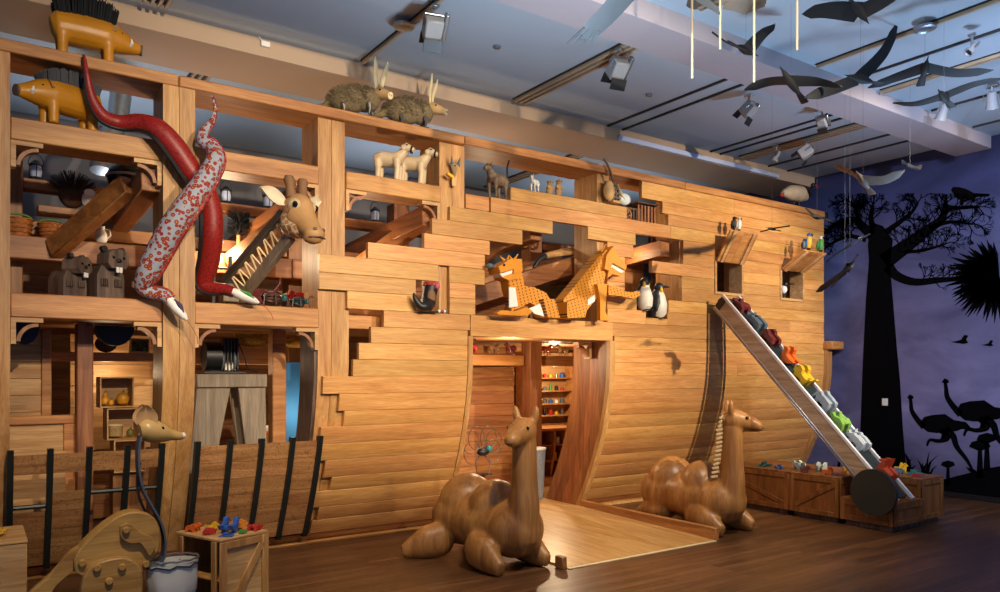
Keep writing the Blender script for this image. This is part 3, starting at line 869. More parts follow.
# ------------------------------------------------------------------ conveyor
CX0, CX1 = 7.64, 7.94
A_ = Vector((0, 6.17, 2.60)); B_ = Vector((0, 4.0, .345))
dirc = (B_-A_).normalized(); nrm = Vector((0, dirc.z, -dirc.y)); nrm = nrm if nrm.z > 0 else -nrm
t = thing('conveyor', 'steep aluminium conveyor with dark belt rising to the open hatch', 'conveyor', (7.79, 5.0, 0))
def CP(x, s, n): return Vector((x, 0, 0))+A_+(B_-A_)*s+nrm*n
def cbar(name, x, s0, s1, n, wd, ht, mat): return obj(name, MB().bar(CP(x, s0, n), CP(x, s1, n), wd, ht, .004, nrm), mat, t, True)
cbar('belt', (CX0+CX1)/2, .005, .985, -.06, CX1-CX0-.06, .03, plain('conveyor_belt', '#1d2a2b', .5, 0, .2, 30))
W_SIDE = wood('conveyor_side_panel', '#a58b68', '#cdb592', 1, .4, .05, .004)
for x in (CX0, CX1):
    cbar('side_panel', x, 0, .90, -.115, .018, .15, W_SIDE)
    cbar('edge_rail', x, -.004, 1.0, -.022, .034, .034, WHITE)
    cbar('lower_rail', x, 0, .90, -.20, .03, .022, ALU)
    cbar('lower_rail', x, 0, .90, -.225, .03, .015, STEEL)
obj('head_roller', MB().cyl(CP(CX0-.005, .012, -.10), CP(CX1+.005, .012, -.10), .055, 16), BLACK, t, True)
obj('head_plate', MB().bar(CP(CX0-.012, .0, -.10), CP(CX0-.012, .03, -.10), .008, .17, .003, nrm), BLACK, t, True)
M_DISC = plain('dark_olive_enamel', '#2a2d28', .4)
wc = Vector((CX0-.075, 4.22, .40))
obj('drive_wheel', MB().lathe([(.0, -.03), (.19, -.03), (.19, -.012), (.205, -.03), (.235, -.03), (.24, -.02), (.24, .03), (0, .03)], 40, T(*wc) @ R(0, -90, 0)), M_DISC, t, True, angle=30)
obj('axle', MB().cyl(wc+Vector((.03, 0, 0)), wc+Vector((.1, 0, 0)), .03, 12), STEEL, t, True)

# ------------------------------------------------------------------ flat-sawn toy animals
SIL = {
 'elephant': [(-.5,0),(-.5,.34),(-.38,.52),(0,.56),(.22,.55),(.36,.62),(.52,.5),(.56,.25),(.56,.04),(.47,.04),(.45,.26),(.36,.3),(.34,0),(.16,0),(.14,.2),(-.2,.2),(-.24,0)],
 'rhino': [(-.5,0),(-.52,.3),(-.4,.48),(0,.5),(.2,.46),(.3,.5),(.5,.34),(.6,.44),(.6,.22),(.42,.18),(.3,.2),(.28,0),(.1,0),(.08,.16),(-.22,.16),(-.26,0)],
 'bear': [(-.45,0),(-.5,.3),(-.36,.5),(.05,.5),(.16,.62),(.24,.6),(.3,.66),(.38,.58),(.52,.46),(.5,.36),(.34,.3),(.32,0),(.14,0),(.1,.18),(-.18,.18),(-.22,0)],
 'horse': [(-.42,0),(-.46,.34),(-.4,.5),(.1,.46),(.22,.78),(.28,.88),(.33,.8),(.54,.62),(.5,.55),(.36,.6),(.34,.3),(.3,0),(.18,0),(.14,.24),(-.22,.24),(-.28,0)],
 'bird': [(-.1,0),(-.04,.14),(-.3,.2),(-.55,.5),(-.2,.46),(.08,.5),(.16,.75),(.3,.84),(.4,.76),(.56,.7),(.4,.66),(.34,.4),(.18,.18),(.08,.12),(.12,0)],
 'turtle': [(-.45,0),(-.4,.16),(-.28,.36),(0,.44),(.26,.34),(.36,.3),(.5,.4),(.6,.32),(.54,.2),(.36,.14),(.34,0),(.2,0),(.16,.1),(-.16,.1),(-.2,0)],
 'croc': [(-.8,.02),(-.4,.16),(-.1,.22),(.2,.2),(.5,.18),(.8,.1),(.82,.04),(.4,.06),(.36,0),(.26,0),(.2,.06),(-.16,.06),(-.2,0),(-.3,0),(-.34,.06)],
 'lion': [(-.5,0),(-.5,.3),(-.62,.55),(-.54,.58),(-.42,.42),(0,.44),(.1,.64),(.3,.72),(.48,.64),(.56,.46),(.48,.3),(.34,.24),(.32,0),(.14,0),(.1,.16),(-.22,.16),(-.26,0)]}
def toy(kind, mat, label, M_world, size, cat='toy', group=None, gap=.35, two=True, mat2=None):
    t = thing('toy_animal', label, cat, M_world.to_translation()+(Vector((0, 0, .0012)) if M_world[2][2] > .99 else Vector((0, 0, 0))), 0, group)
    Mr = M_world.to_3x3().to_4x4()
    P = SIL[kind]
    # three layers: two thick sawn outer plates and a core block
    for s in (-1, 1):
        mb = MB().prism([(a*size, b*size) for a, b in P], s*gap*size*.5-.12*size, s*gap*size*.5+.12*size, lambda a, b, q: (a, q, b))
        mb.v = [Mr @ v for v in mb.v]
        obj('side_plate', mb, mat, t)
    mb = MB().cbox((-.3*size, -gap*size*.5+.121*size, .2*size), (.25*size, gap*size*.5-.121*size, .42*size), .003)
    mb.v = [Mr @ v for v in mb.v]
    obj('core', mb, mat2 or mat, t)
    mb = MB()
    hx, hz = max(P, key=lambda q: q[0]*.6+q[1])
    for s in (-1, 1): mb.ell(((hx-.06)*size, s*(gap*.5+.12)*size, max(hz-.1, .05)*size), .025*size, 8, 5)
    mb.v = [Mr @ v for v in mb.v]
    obj('eyes', mb, EYE, t)
    return t
# riding up the belt
bc = [('turtle', MAROON, 'dark red', 745, 301), ('rhino', SLATE, 'slate blue', 759, 315), ('bear', MAROON, 'maroon brown', 773, 330), ('bird', ORANGE, 'orange and black', 791, 351), ('lion', YELLOW, 'yellow', 806, 371),
      ('elephant', plain('pale_grey_paint', '#9aa3a8', .5), 'pale grey', 828, 393), ('turtle', plain('spring_green_paint', '#7fae4a', .5), 'spring green', 845, 415), ('rhino', plain('ice_grey_paint', '#b8c2c4', .5), 'ice white', 862, 437), ('horse', plain('vermilion_paint', '#b5431f', .5), 'vermilion', 889, 469)]
ydir = -dirc
for kind, mat, cname, px, py in bc:
    p = atX(px, py, 7.79)
    s = (A_.z-p.z+.09)/(A_.z-B_.z)
    s = min(.93, max(.04, (A_.y-p.y)/(A_.y-B_.y)-.02))
    o = CP(7.79, s, -.044)
    M = Matrix(((0, -1, 0, o.x), (ydir.y, 0, nrm.y, o.y), (ydir.z, 0, nrm.z, o.z), (0, 0, 0, 1)))
    # local x up the belt, local z away from the belt, local y across
    M = Matrix(((0, 1, 0, o.x), (ydir.y, 0, nrm.y, o.y), (ydir.z, 0, nrm.z, o.z), (0, 0, 0, 1)))
    toy(kind, mat, '%s sawn wooden %s pair riding the conveyor belt' % (cname, kind), M, .22, 'toy', None, .55, mat2=mat)
# standing on the crates
GRN = plain('teal_paint', '#2f6f66', .5); CRM = plain('mint_white_paint', '#c9d6cc', .5)
def on(px, py, z): 
    p = atZ(px, py, z); return p
CT = 'little wooden animals on the oak crates'
for kind, mat, cname, x, y, s, rz_ in [('croc', GRN, 'teal crocodile', 7.86, 5.75, .13, 40), ('croc', BLUE, 'blue crocodile', 7.80, 5.50, .11, 80), ('bear', CRM, 'mint white bear facing the hull', 7.98, 5.36, .14, 100),
      ('elephant', CRM, 'mint white elephant', 8.06, 5.12, .14, 60), ('lion', ORANGE, 'orange lion', 7.76, 4.86, .11, -20), ('lion', YELLOW, 'yellow lion', 8.10, 4.80, .11, 10), ('lion', MAROON, 'maroon lion', 7.74, 5.12, .1, -20),
      ('elephant', SLATE, 'slate elephant', 8.36, 4.42, .12, 5), ('croc', GRN, 'green crocodile', 8.56, 4.32, .12, -20), ('horse', YELLOW, 'yellow horse', 8.62, 4.50, .12, 10), ('turtle', RED, 'red turtle', 8.36, 4.20, .09, -35)]:
    toy(kind, mat, 'small %s standing on an oak crate near the conveyor' % cname, T(x, y, .5) @ R(0, 0, rz_-35), s, 'toy', CT, .5)
tc0 = Vector((1.37, 5.28, .55))
for kind, mat, cname, lx, ly, s, rz_ in [('bear', ORANGE, 'orange bear', -.12, .14, .085, -25), ('rhino', RED, 'red rhino', -.12, -.03, .075, 0), ('bird', BLUE, 'blue bird', -.02, -.10, .12, 70), ('lion', YELLOW, 'yellow lion', -.03, .06, .075, 20), ('bear', plain('amber_paint', '#e08a28', .5), 'amber bear', .09, -.06, .10, 20), ('turtle', RED, 'red turtle', .13, -.17, .085, 60), ('croc', BLUE, 'blue crocodile', -.10, -.175, .06, -10), ('horse', MAROON, 'purple brown horse', .09, .10, .075, 20), ('rhino', GREEN, 'green rhino', .02, -.19, .05, 0)]:
    q = Matrix.Rotation(math.radians(22), 4, 'Z') @ Vector((lx, ly, 0))
    toy(kind, mat, 'tiny %s among the toys on the pine crate' % cname, T(tc0.x+q.x, tc0.y+q.y, .55) @ R(0, 0, rz_-20), s, 'toy', 'toys on the pine crate', .6)
p = Vector((.10, 5.88, 0))
toy('turtle', YELLOW, 'yellow turtle toy on the crate with drilled holes', T(p.x, p.y, .56) @ R(0, 0, -20), .12, 'toy')
p = Vector((-.03, 5.73, 0))
toy('croc', GREEN, 'green crocodile toy on the crate with drilled holes', T(p.x, p.y, .56) @ R(0, 0, 40), .09, 'toy')

# ------------------------------------------------------------------ kangaroo of plywood discs and straps
KY = 5.1
K = lambda px, py, y=KY: atY(px, py, y)
k0 = K(112, 592)
t = thing('kangaroo_sculpture', 'plywood disc kangaroo with strap neck, scoop ear and canvas pouch', 'kangaroo sculpture', (k0.x, KY, 0))
def slab(name, pts, y0, y1, mat, sm=5, ch=.008):
    S = spline([(a, b, 0) for a, b in pts]+[(pts[0][0], pts[0][1], 0)], sm)[:-1]
    W_ = [K(p.x, p.y) for p in S]
    c = sum(W_, Vector())/len(W_)
    mb = MB(); n = len(W_)
    sh = [c+(p-c)*(1-ch/(p-c).length) for p in W_]
    for q in W_+sh: q.z = max(q.z, .001)
    vs = [Vector((p.x, y0, p.z)) for p in sh]+[Vector((p.x, y0+ch, p.z)) for p in W_]+[Vector((p.x, y1, p.z)) for p in W_]
    fs = [list(range(n)), list(range(2*n, 3*n))[::-1]]
    for r in range(2): fs += [(r*n+i, r*n+(i+1) % n, (r+1)*n+(i+1) % n, (r+1)*n+i) for i in range(n)]
    mb.add(vs, fs)
    return obj(name, mb, mat, t, True, angle=28)
def bolt(px, py, y, r=.022, m=None):
    p = K(px, py, y)
    obj('bolt', MB().lathe([(0, 0), (r, 0), (r, .012), (r*.75, .02), (0, .02)], 14, T(p.x, y, p.z) @ R(90, 0, 0)), m or W_KANG, t, True)
slab('torso', [(75, 572), (74, 556), (86, 540), (104, 524), (122, 513), (140, 511), (153, 517), (159, 532), (157, 549), (148, 562), (135, 576), (105, 584)], KY-.05, KY+.09, W_KANG)
slab('thigh', [(78, 600), (80, 578), (88, 563), (104, 556), (122, 554), (135, 561), (139, 577), (136, 600), (120, 630), (95, 630)], KY-.13, KY-.052, W_KANG)
slab('arm', [(118, 524), (126, 521), (133, 526), (140, 531), (149, 535), (153, 545), (148, 553), (143, 547), (138, 541), (128, 541), (119, 535)], KY-.085, KY-.052, W_KANG, 4, .005)
slab('tail', [(84, 545), (77, 566), (58, 585), (40, 612), (20, 628), (10, 622), (28, 596), (52, 574), (70, 553)], KY+.0, KY+.07, W_KANG, 4)
slab('foot', [(80, 640), (88, 628), (120, 622), (160, 640), (168, 652), (150, 656), (90, 656)], KY-.12, KY-.04, W_KANG, 4)
for px, py, y in ((82, 563, KY-.052), (97, 568, KY-.132), (122, 567, KY-.132), (109, 581, KY-.132), (126, 530, KY-.087), (146, 564, KY-.052)): bolt(px, py, y)
M_STRAP = plain('grey_blue_webbing', '#4a525e', .6)
def strap(pts, y, wd, mat=M_STRAP, name='strap'):
    S = spline([K(a, b, y) for a, b in pts], 8)
    mb = MB(); vs = []
    for i, p in enumerate(S):
        a = S[max(i-1, 0)]; b_ = S[min(i+1, len(S)-1)]; d = (b_-a).normalized(); nn = Vector((-d.z, 0, d.x))*.006
        for q, yy in ((nn, -wd/2), (nn, wd/2), (-nn, wd/2), (-nn, -wd/2)): vs.append(p+q+Vector((0, yy, 0)))
    n = len(S); fs = [(0, 1, 2, 3), tuple(4*(n-1)+k for k in (3, 2, 1, 0))]
    for i in range(n-1):
        for k_ in range(4): fs.append((4*i+k_, 4*i+(k_+1) % 4, 4*i+4+(k_+1) % 4, 4*i+4+k_))
    obj(name, mb.add(vs, fs), mat, t, True)
strap([(163, 556), (164, 540), (160, 522), (151, 505), (142, 488), (138, 468), (138, 447), (140, 436)], KY, .11, name='neck_strap')
strap([(150, 520), (140, 500), (137, 480), (140, 462)], KY+.03, .03, BLACK, 'neck_strap')
strap([(163, 556), (158, 562), (150, 560)], KY, .11, name='neck_strap')
h = MB()
hp = [K(140, 431), K(147, 430), K(156, 432), K(164, 433.5), K(172, 435), K(179, 436), K(182.5, 435.5)]
S = spline(hp, 4)
h.tube(S, lerps([.058, .072, .07, .055, .034, .026, .022], len(S)), 18)
obj('head', h, plain('turned_maple', '#b9965a', .35, 0, .08, 10), t, True)
obj('nose', MB().ell(K(183, 435.5), .02, 10, 7), WHITE, t, True)
for s in (-1, 1): obj('eye', MB().ell(K(161, 428)+Vector((0, s*.045-.0, .0)), .013, 10, 6), EYE, t, True)
# scoop ears
for yo, nm in ((-.045, 0), (.06, 1)):
    e = MB(); c0 = K(146, 427)+Vector((0, yo, 0)); tip = K(141, 405)+Vector((0, yo*1.3, 0))
    n, m_ = 9, 7; vs = []
    for i in range(n):
        f = i/(n-1); wd = .062*math.sin(PI*(.16+.80*f))
        cpt = c0+(tip-c0)*f
        for j in range(m_):
            a = -1+2*j/(m_-1)
            vs.append(cpt+Vector((a*wd+.02*f, -(1-a*a)*.0+abs(a)*-.03+.03, 0)))
    b0 = len(vs)
    vs += [v+Vector((.003, .008, 0)) for v in vs]
    fs = []
    for i in range(n-1):
        for j in range(m_-1):
            q = (i*m_+j, i*m_+j+1, (i+1)*m_+j+1, (i+1)*m_+j)
            fs.append(q); fs.append(tuple(b0+x for x in q[::-1]))
    rim = [j for j in range(m_)]+[i*m_+m_-1 for i in range(1, n)]+[(n-1)*m_+j for j in range(m_-2, -1, -1)]+[i*m_ for i in range(n-2, 0, -1)]
    for i in range(len(rim)):
        a, b_ = rim[i], rim[(i+1) % len(rim)]; fs.append((a, b0+a, b0+b_, b_))
    obj('ear', e.add(vs, fs), plain('bent_veneer', '#b48f63', .5), t, True, angle=60)
# canvas pouch on a wire ring
pc = K(172, 560); pc.y = KY-.02
M_CANV = plain('white_canvas', '#cfcdc6', .8, 0, .06, 6, .3)
mb = MB(); N = 28; prof_ = [(.152, 0), (.15, -.03), (.148, -.10), (.14, -.18), (.11, -.25), (.06, -.29), (.0, -.3)]
vs = []
for r, z in prof_:
    for k in range(N):
        a = 2*PI*k/N; rr = r*(1+.05*math.sin(a*7+z*9)*(min(1, -z*8)))
        vs.append((pc.x+rr*math.cos(a), pc.y+rr*math.sin(a)*.8, pc.z+z))
fs = [(i*N+k, i*N+(k+1) % N, (i+1)*N+(k+1) % N, (i+1)*N+k) for i in range(len(prof_)-1) for k in range(N)]
obj('pouch', mb.add(vs, fs), M_CANV, t, True, angle=80)
ring = [(pc.x+.155*math.cos(2*PI*k/24), pc.y+.123*math.sin(2*PI*k/24), pc.z+.012+.006*(k % 2)) for k in range(25)]
obj('wire_ring', MB().tube(ring, .007, 6), STEEL, t, True)
ring = [(pc.x+.158*math.cos(2*PI*k/24), pc.y+.126*math.sin(2*PI*k/24), pc.z-.012-.008*(k % 3)) for k in range(25)]
obj('wire_ring', MB().tube(ring, .005, 6), BLACK, t, True)
obj('bracket_arm', MB().bar(K(146, 562, KY-.02), (pc.x-.15, pc.y, pc.z), .03, .02), STEEL, t, True)

# ------------------------------------------------------------------ snakes twined over the frame
def spot_mat(name, base, cols, scale, rough=.5, thr=.32):
    m, n, l, b = nt(name)
    tc = n.new('ShaderNodeTexCoord'); v = n.new('ShaderNodeTexVoronoi'); v.inputs['Scale'].default_value = scale
    l.new(tc.outputs['Object'], v.inputs['Vector'])
    rp = n.new('ShaderNodeValToRGB'); rp.color_ramp.interpolation = 'CONSTANT'
    e = rp.color_ramp.elements; e[0].position = 0; e[0].color = rgb(cols[0]); e[1].position = thr; e[1].color = rgb(base)
    for i, c in enumerate(cols[1:]):
        x = e.new(thr*(i+1)/len(cols)); x.color = rgb(c)
    l.new(v.outputs['Distance'], rp.inputs[0])
    l.new(rp.outputs[0], b.inputs['Base Color']); b.inputs['Roughness'].default_value = rough
    return m
M_FLORAL = spot_mat('floral_cloth', '#9aa2ae', ['#c9962a', '#7d2522', '#983028'], 30, .7, .50)
M_BAND = spot_mat('red_yellow_embroidery', '#7d1f1c', ['#e6b93c', '#2a2a55', '#c5402a'], 34, .7, .5)
def scale_mat():
    m, n, l, b = nt('red_scale_cloth')
    tc = n.new('ShaderNodeTexCoord'); v = n.new('ShaderNodeTexVoronoi'); v.feature = 'DISTANCE_TO_EDGE'; v.inputs['Scale'].default_value = 42
    l.new(tc.outputs['Object'], v.inputs['Vector'])
    rp = n.new('ShaderNodeValToRGB'); rp.color_ramp.elements[0].position = .02; rp.color_ramp.elements[0].color = rgb('#5d120f'); rp.color_ramp.elements[1].position = .09; rp.color_ramp.elements[1].color = rgb('#98201b')
    l.new(v.outputs['Distance'], rp.inputs[0]); l.new(rp.outputs[0], b.inputs['Base Color']); b.inputs['Roughness'].default_value = .45
    return m
M_REDSN = scale_mat()
def snake(label, pts, rad, mat, edge_mat, head_px, side):
    P = [atY(a, b, y) for a, b, y in pts]
    t = thing('snake_sculpture', label, 'snake sculpture', P[len(P)//2], 0, 'cloth snakes twined round the post')
    S = spline(P, 7)
    obj('body', MB().tube(S, lerps(rad, len(S)), 18), mat, t, True)
    # piping along the edge
    rr = lerps(rad, len(S)); Q = []
    for i, p in enumerate(S):
        d = (S[min(i+1, len(S)-1)]-S[max(i-1, 0)]).normalized()
        sd = d.cross(Vector((0, -1, 0))); sd.normalize()
        Q.append(p+sd*rr[i]*.96*side+Vector((0, -.012, 0)))
    obj('piping', MB().tube(Q, [max(.004, r*.28) for r in rr], 8), edge_mat, t, True)
    (hx, hy, hY), (tx, ty, tY) = head_px
    a = atY(hx, hy, hY); b_ = atY(tx, ty, tY); d = (b_-a); L = d.length; d.normalize()
    h = MB().tube([a, a+d*L*.25, a+d*L*.55, a+d*L*.85, b_], [.036, .052, .05, .034, .012], 14, True, .8)
    hd = obj('head', h, WHITE, t, True)
    obj('head_patch', MB().tube([a+d*L*.2+Vector((.01, -.035, .02)), a+d*L*.5+Vector((.01, -.04, .022)), a+d*L*.75+Vector((.005, -.03, .012))], [.008, .02, .006], 8), GREEN if side > 0 else plain('violet_felt', '#3a2a4a', .7), t, True)
    obj('tongue', MB().tube([b_, b_+d*.06+Vector((0, 0, -.01)), b_+d*.1+Vector((.01, 0, -.05)), b_+d*.12+Vector((.005, 0, -.09))], .003, 6), RED if side > 0 else plain('brown_cord', '#8a6a3a', .6), t, True)
    return t
snake('red scaled cloth snake draped over the rail and post, black edging', [(84, 55, 6.36), (87, 75, 6.36), (92, 98, 6.40), (103, 116, 6.44), (120, 122.5, 6.46), (140, 122.5, 6.40), (158, 129, 6.32), (174, 146, 6.30), (189, 168, 6.30), (203, 188, 6.31), (211, 210, 6.33), (212, 235, 6.36), (209, 262, 6.46), (204, 282, 6.54), (211, 288, 6.50), (224, 289, 6.42), (234, 292, 6.36)],
      [.008, .022, .036, .05, .055, .065, .078, .085, .085, .085, .085, .085, .08, .07, .055, .045, .042], M_REDSN, BLACK, ((232, 291, 6.36), (259, 303, 6.33)), 1)
snake('pale floral cloth snake wound in front of the post', [(212, 96, 6.36), (215, 108, 6.36), (212, 121, 6.34), (204, 131, 6.30), (203, 140, 6.26), (212, 148, 6.22), (215, 160, 6.14), (205, 180, 6.11), (187, 205, 6.11), (171, 228, 6.15), (158, 252, 6.22), (148, 272, 6.28), (143, 286, 6.34), (150, 292, 6.34), (163, 295, 6.30), (170, 300, 6.28)],
      [.007, .014, .022, .035, .05, .06, .068, .08, .088, .09, .088, .08, .06, .05, .048, .042], M_FLORAL, M_BAND, ((168, 298, 6.28), (187, 320, 6.24)), -1)

# ------------------------------------------------------------------ boars with brush bristles
M_BOAR = plain('ochre_painted_wood', '#c1831d', .4, 0, .12, 5)
M_BRI = plain('black_bristle', '#15181c', .6)
M_BRI2 = plain('blue_black_bristle', '#1a2230', .6)
def boar(label, loc, rz, s, bm, bl=1.0):
    t = thing('boar_sculpture', label, 'boar sculpture', loc, rz, 'ochre wooden boars')
    b = MB()
    b.tube([(-.30*s, 0, .24*s), (-.26*s, 0, .25*s), (-.05*s, 0, .255*s), (.12*s, 0, .25*s), (.22*s, 0, .235*s), (.34*s, 0, .21*s), (.38*s, 0, .205*s)], [x*s for x in (.08, .13, .14, .135, .105, .058, .046)], 16)
    for x in (-.22, .12):
        for y in (.065, -.065): b.tube([(x*s, y*s, .22*s), (x*s, y*s, .1*s), (x*s, y*s, 0)], [.055*s, .042*s, .04*s], 12)
    blob('body', b, M_BOAR, t, .012*s, 2)
    obj('snout_disc', MB().cyl((.375*s, 0, .204*s), (.392*s, 0, .203*s), .046*s, 14), W_DARK, t)
    for y in (1, -1):
        obj('eye', MB().ell((.22*s, y*.085*s, .275*s), .014*s, 8, 6), EYE, t)
        obj('tusk', MB().tube([(.29*s, y*.06*s, .2*s), (.30*s, y*.085*s, .215*s), (.295*s, y*.09*s, .25*s)], [.014*s, .014*s, .005*s], 8), WHITE, t)
        e = MB().add([(.13*s, y*.09*s, .30*s), (.18*s, y*.10*s, .335*s), (.17*s, y*.135*s, .27*s), (.14*s, y*.12*s, .275*s), (.135*s, y*.095*s, .31*s), (.183*s, y*.11*s, .343*s), (.176*s, y*.145*s, .275*s), (.144*s, y*.13*s, .28*s)],
            [(0, 1, 2, 3), (4, 7, 6, 5), (0, 4, 5, 1), (1, 5, 6, 2), (2, 6, 7, 3), (3, 7, 4, 0)])
        obj('ear', e, W_PALE, t)
    r = random.Random(4); h = MB()
    for i in range(900):
        x = r.uniform(-.27, .17); y = r.uniform(-.09, .09)
        f = 1-((x+.05)/.25)**2
        z0 = .34; L = (.10+.11*max(0, f))*r.uniform(.85, 1.05)*bl
        lean = (x+.05)*.35
        a = Vector((x*s, y*s, z0*s)); b_ = Vector(((x+lean*L*3)*s, y*1.25*s, (z0+L)*s))
        h.tube([a, b_], [.0075*s, .004*s], 3)
    o = obj('bristles', h, bm, t); o['kind'] = 'stuff'
    return t
boar('ochre wooden boar with a black brush back on the cap beam', (.735, 6.56, 3.982), 0, .90, M_BRI)
boar('ochre wooden boar with a blue-black brush back on the rail below the cap beam', (.545, 6.55, 3.449), 206, .88, M_BRI2, .66)

# ------------------------------------------------------------------ beavers
def beaver(label, loc, rz, s, ht, turn):
    t = thing('beaver_sculpture', label, 'beaver sculpture', loc, rz, 'two carved beavers')
    # local -y faces the viewer
    b = MB()
    b.prism([(-.11*s, 0), (.11*s, 0), (.11*s, .16*ht), (.075*s, .23*ht), (-.075*s, .23*ht), (-.11*s, .16*ht)], -.06*s, .2*s, lambda a, c, q: (a, q, c))
    obj('body', b, W_DARK, t)
    h = MB(); Mh = T(.02*s, -.04*s, .24*ht) @ R(0, 0, turn)
    h.prism([(-.09, 0), (-.06, -.04), (.06, -.04), (.09, 0), (.085, .08), (.04, .12), (-.04, .12), (-.085, .08)], -.10*s, .08*s, lambda a, c, q: (a*s, q, c*s), Mh)
    hd = obj('head', h, W_DARK, t)
    for x in (-1, 1):
        e = MB().cyl((x*.075*s, -.02*s, .125*s), (x*.075*s, .02*s, .125*s), .026*s, 12); e.v = [Mh @ v for v in e.v]
        obj('ear', e, BLACK, t)
        e = MB().ell((x*.045*s, -.1*s, .05*s), .013*s, 8, 6); e.v = [Mh @ v for v in e.v]; obj('eye', e, EYE, t)
        e = MB().cbox((x*.014*s-.012*s, -.112*s, -.075*s), (x*.014*s+.012*s, -.098*s, -.03*s), .002); e.v = [Mh @ v for v in e.v]
        obj('tooth', e, WHITE, t)
        p = MB()
        for k in range(4): p.cbox((x*.055*s-.03*s+k*.016*s, -.085*s, .08*ht), (x*.055*s-.018*s+k*.016*s, -.062*s, .135*ht), .003)
        obj('paw', p, W_DARK, t)
    n = MB().ell((0, -.105*s, .025*s), (.025*s, .012*s, .018*s), 10, 6); n.v = [Mh @ v for v in n.v]
    obj('nose', n, BLACK, t)
    obj('tail', MB().cbox((-.05*s, .2*s, 0), (.05*s, .34*s, .03), .01), W_DARK, t)
    return t
beaver('dark carved beaver with its head turned sideways, on the lower rail', (.60, 6.56, 2.192), 24, .80, .84, 22)
beaver('taller dark carved beaver sitting upright, on the lower rail', (.845, 6.56, 2.192), 16, .92, 1.08, 6)

# ------------------------------------------------------------------ giraffe: modelled head on a steel truss neck
def giraffe_mat():
    m, n, l, b = nt('giraffe_hide')
    tc = n.new('ShaderNodeTexCoord'); v = n.new('ShaderNodeTexVoronoi'); v.feature = 'DISTANCE_TO_EDGE'; v.inputs['Scale'].default_value = 16
    l.new(tc.outputs['Object'], v.inputs['Vector'])
    rp = n.new('ShaderNodeValToRGB'); rp.color_ramp.elements[0].position = .04; rp.color_ramp.elements[0].color = rgb('#d8c3a0'); rp.color_ramp.elements[1].position = .10; rp.color_ramp.elements[1].color = rgb('#a87a48')
    l.new(v.outputs['Distance'], rp.inputs[0]); l.new(rp.outputs[0], b.inputs['Base Color']); b.inputs['Roughness'].default_value = .6
    return m
M_GIR = giraffe_mat(); M_GIRF = plain('giraffe_face_tan', '#b58a58', .6, 0, .15, 6); M_HORN = plain('horn_brown', '#7d5a3a', .7); M_EARW = plain('ear_cream', '#dccdb0', .6)
gp = atY(298, 219, 6.02)
t = thing('giraffe_sculpture', 'giraffe with modelled head and riveted steel truss neck beside the post', 'giraffe sculpture', (gp.x, gp.y, gp.z))
GM = R(0, 0, -72) @ Matrix.Scale(1.12, 4)       # local +x is where the muzzle points
g = MB()
g.ell((0, 0, .06), (.13, .105, .125), 20, 12)
g.tube([(.02, 0, .02), (.10, 0, -.05), (.17, 0, -.12)], [.115, .085, .07], 18)
g.ell((.18, 0, -.13), (.075, .082, .06), 18, 10)
g.ell((.17, 0, -.155), (.07, .075, .045), 18, 10)
g.v = [GM @ v for v in g.v]
blob('head', g, M_GIRF, t, .01, 3)
g = MB(); g.ell((-.03, 0, -.02), (.115, .112, .12), 18, 10); g.ell((.03, 0, -.06), (.10, .098, .085), 18, 10); g.v = [GM @ v for v in g.v]
blob('cheeks', g, M_GIR, t, .01, 2)
for s in (1, -1):
    q = MB().ell((.06, s*.082, .085), (.052, .022, .045), 14, 9, R(0, 0, s*-22)); q.v = [GM @ v for v in q.v]; obj('eye_patch', q, plain('eye_patch_tan', '#c7ad88', .6), t)
    q = MB().ell((.085, s*.092, .08), (.022, .018, .024), 12, 8); q.v = [GM @ v for v in q.v]; obj('eye', q, EYE, t)
    q = MB().tube([(-.01, s*.05, .15), (-.02, s*.055, .24), (-.025, s*.06, .28), (-.025, s*.06, .305)], [.038, .034, .042, .03], 14); q.v = [GM @ v for v in q.v]; obj('horn', q, M_HORN, t)
    # leaf ear: curved plate
    e0 = Vector((-.02, s*.09, .11)); e1 = Vector((-.06, s*.27, .19)); vs = []
    n_ = 8
    for i in range(n_):
        f = i/(n_-1); c = e0+(e1-e0)*f; wd = .055*math.sin(PI*(.14+.84*f))
        for a in (-1, -.5, 0, .5, 1): vs.append(c+Vector((.02*(1-a*a)*-1, 0, a*wd)))
    b0 = len(vs); vs += [v+Vector((-.012, 0, 0)) for v in vs]; fs = []
    for i in range(n_-1):
        for j in range(4):
            k = (i*5+j, i*5+j+1, i*5+j+6, i*5+j+5); fs.append(k); fs.append(tuple(b0+x for x in k[::-1]))
    rim = [0, 1, 2, 3, 4]+[i*5+4 for i in range(1, n_)]+[(n_-1)*5+j for j in (3, 2, 1, 0)]+[i*5 for i in range(n_-2, 0, -1)]
    for i in range(len(rim)):
        a, c = rim[i], rim[(i+1) % len(rim)]; fs.append((a, b0+a, b0+c, c))
    q = MB().add(vs, fs); q.v = [GM @ v for v in q.v]; obj('ear', q, M_EARW, t, angle=60)
    q = MB().ell((.235, s*.035, -.105), (.012, .018, .014), 10, 6); q.v = [GM @ v for v in q.v]; obj('nostril', q, W_DARK, t)
q = MB().tube([(.215, -.07, -.16), (.248, -.03, -.158), (.252, 0, -.158), (.248, .03, -.158), (.215, .07, -.16)], .005, 6); q.v = [GM @ v for v in q.v]; obj('mouth', q, W_DARK, t)
M_TRUSS = plain('grey_truss_steel', '#5a5550', .45, .5)
def gy(px, py, y): return atY(px, py, y)
obj('neck_beam', MB().bar(gy(283, 212, 6.12), gy(224, 281, 6.85), .05, .06, .004), M_TRUSS, t, True)
obj('neck_beam', MB().bar(gy(291, 236, 6.12), gy(240, 299, 6.85), .06, .09, .004), W_GREY, t, True)
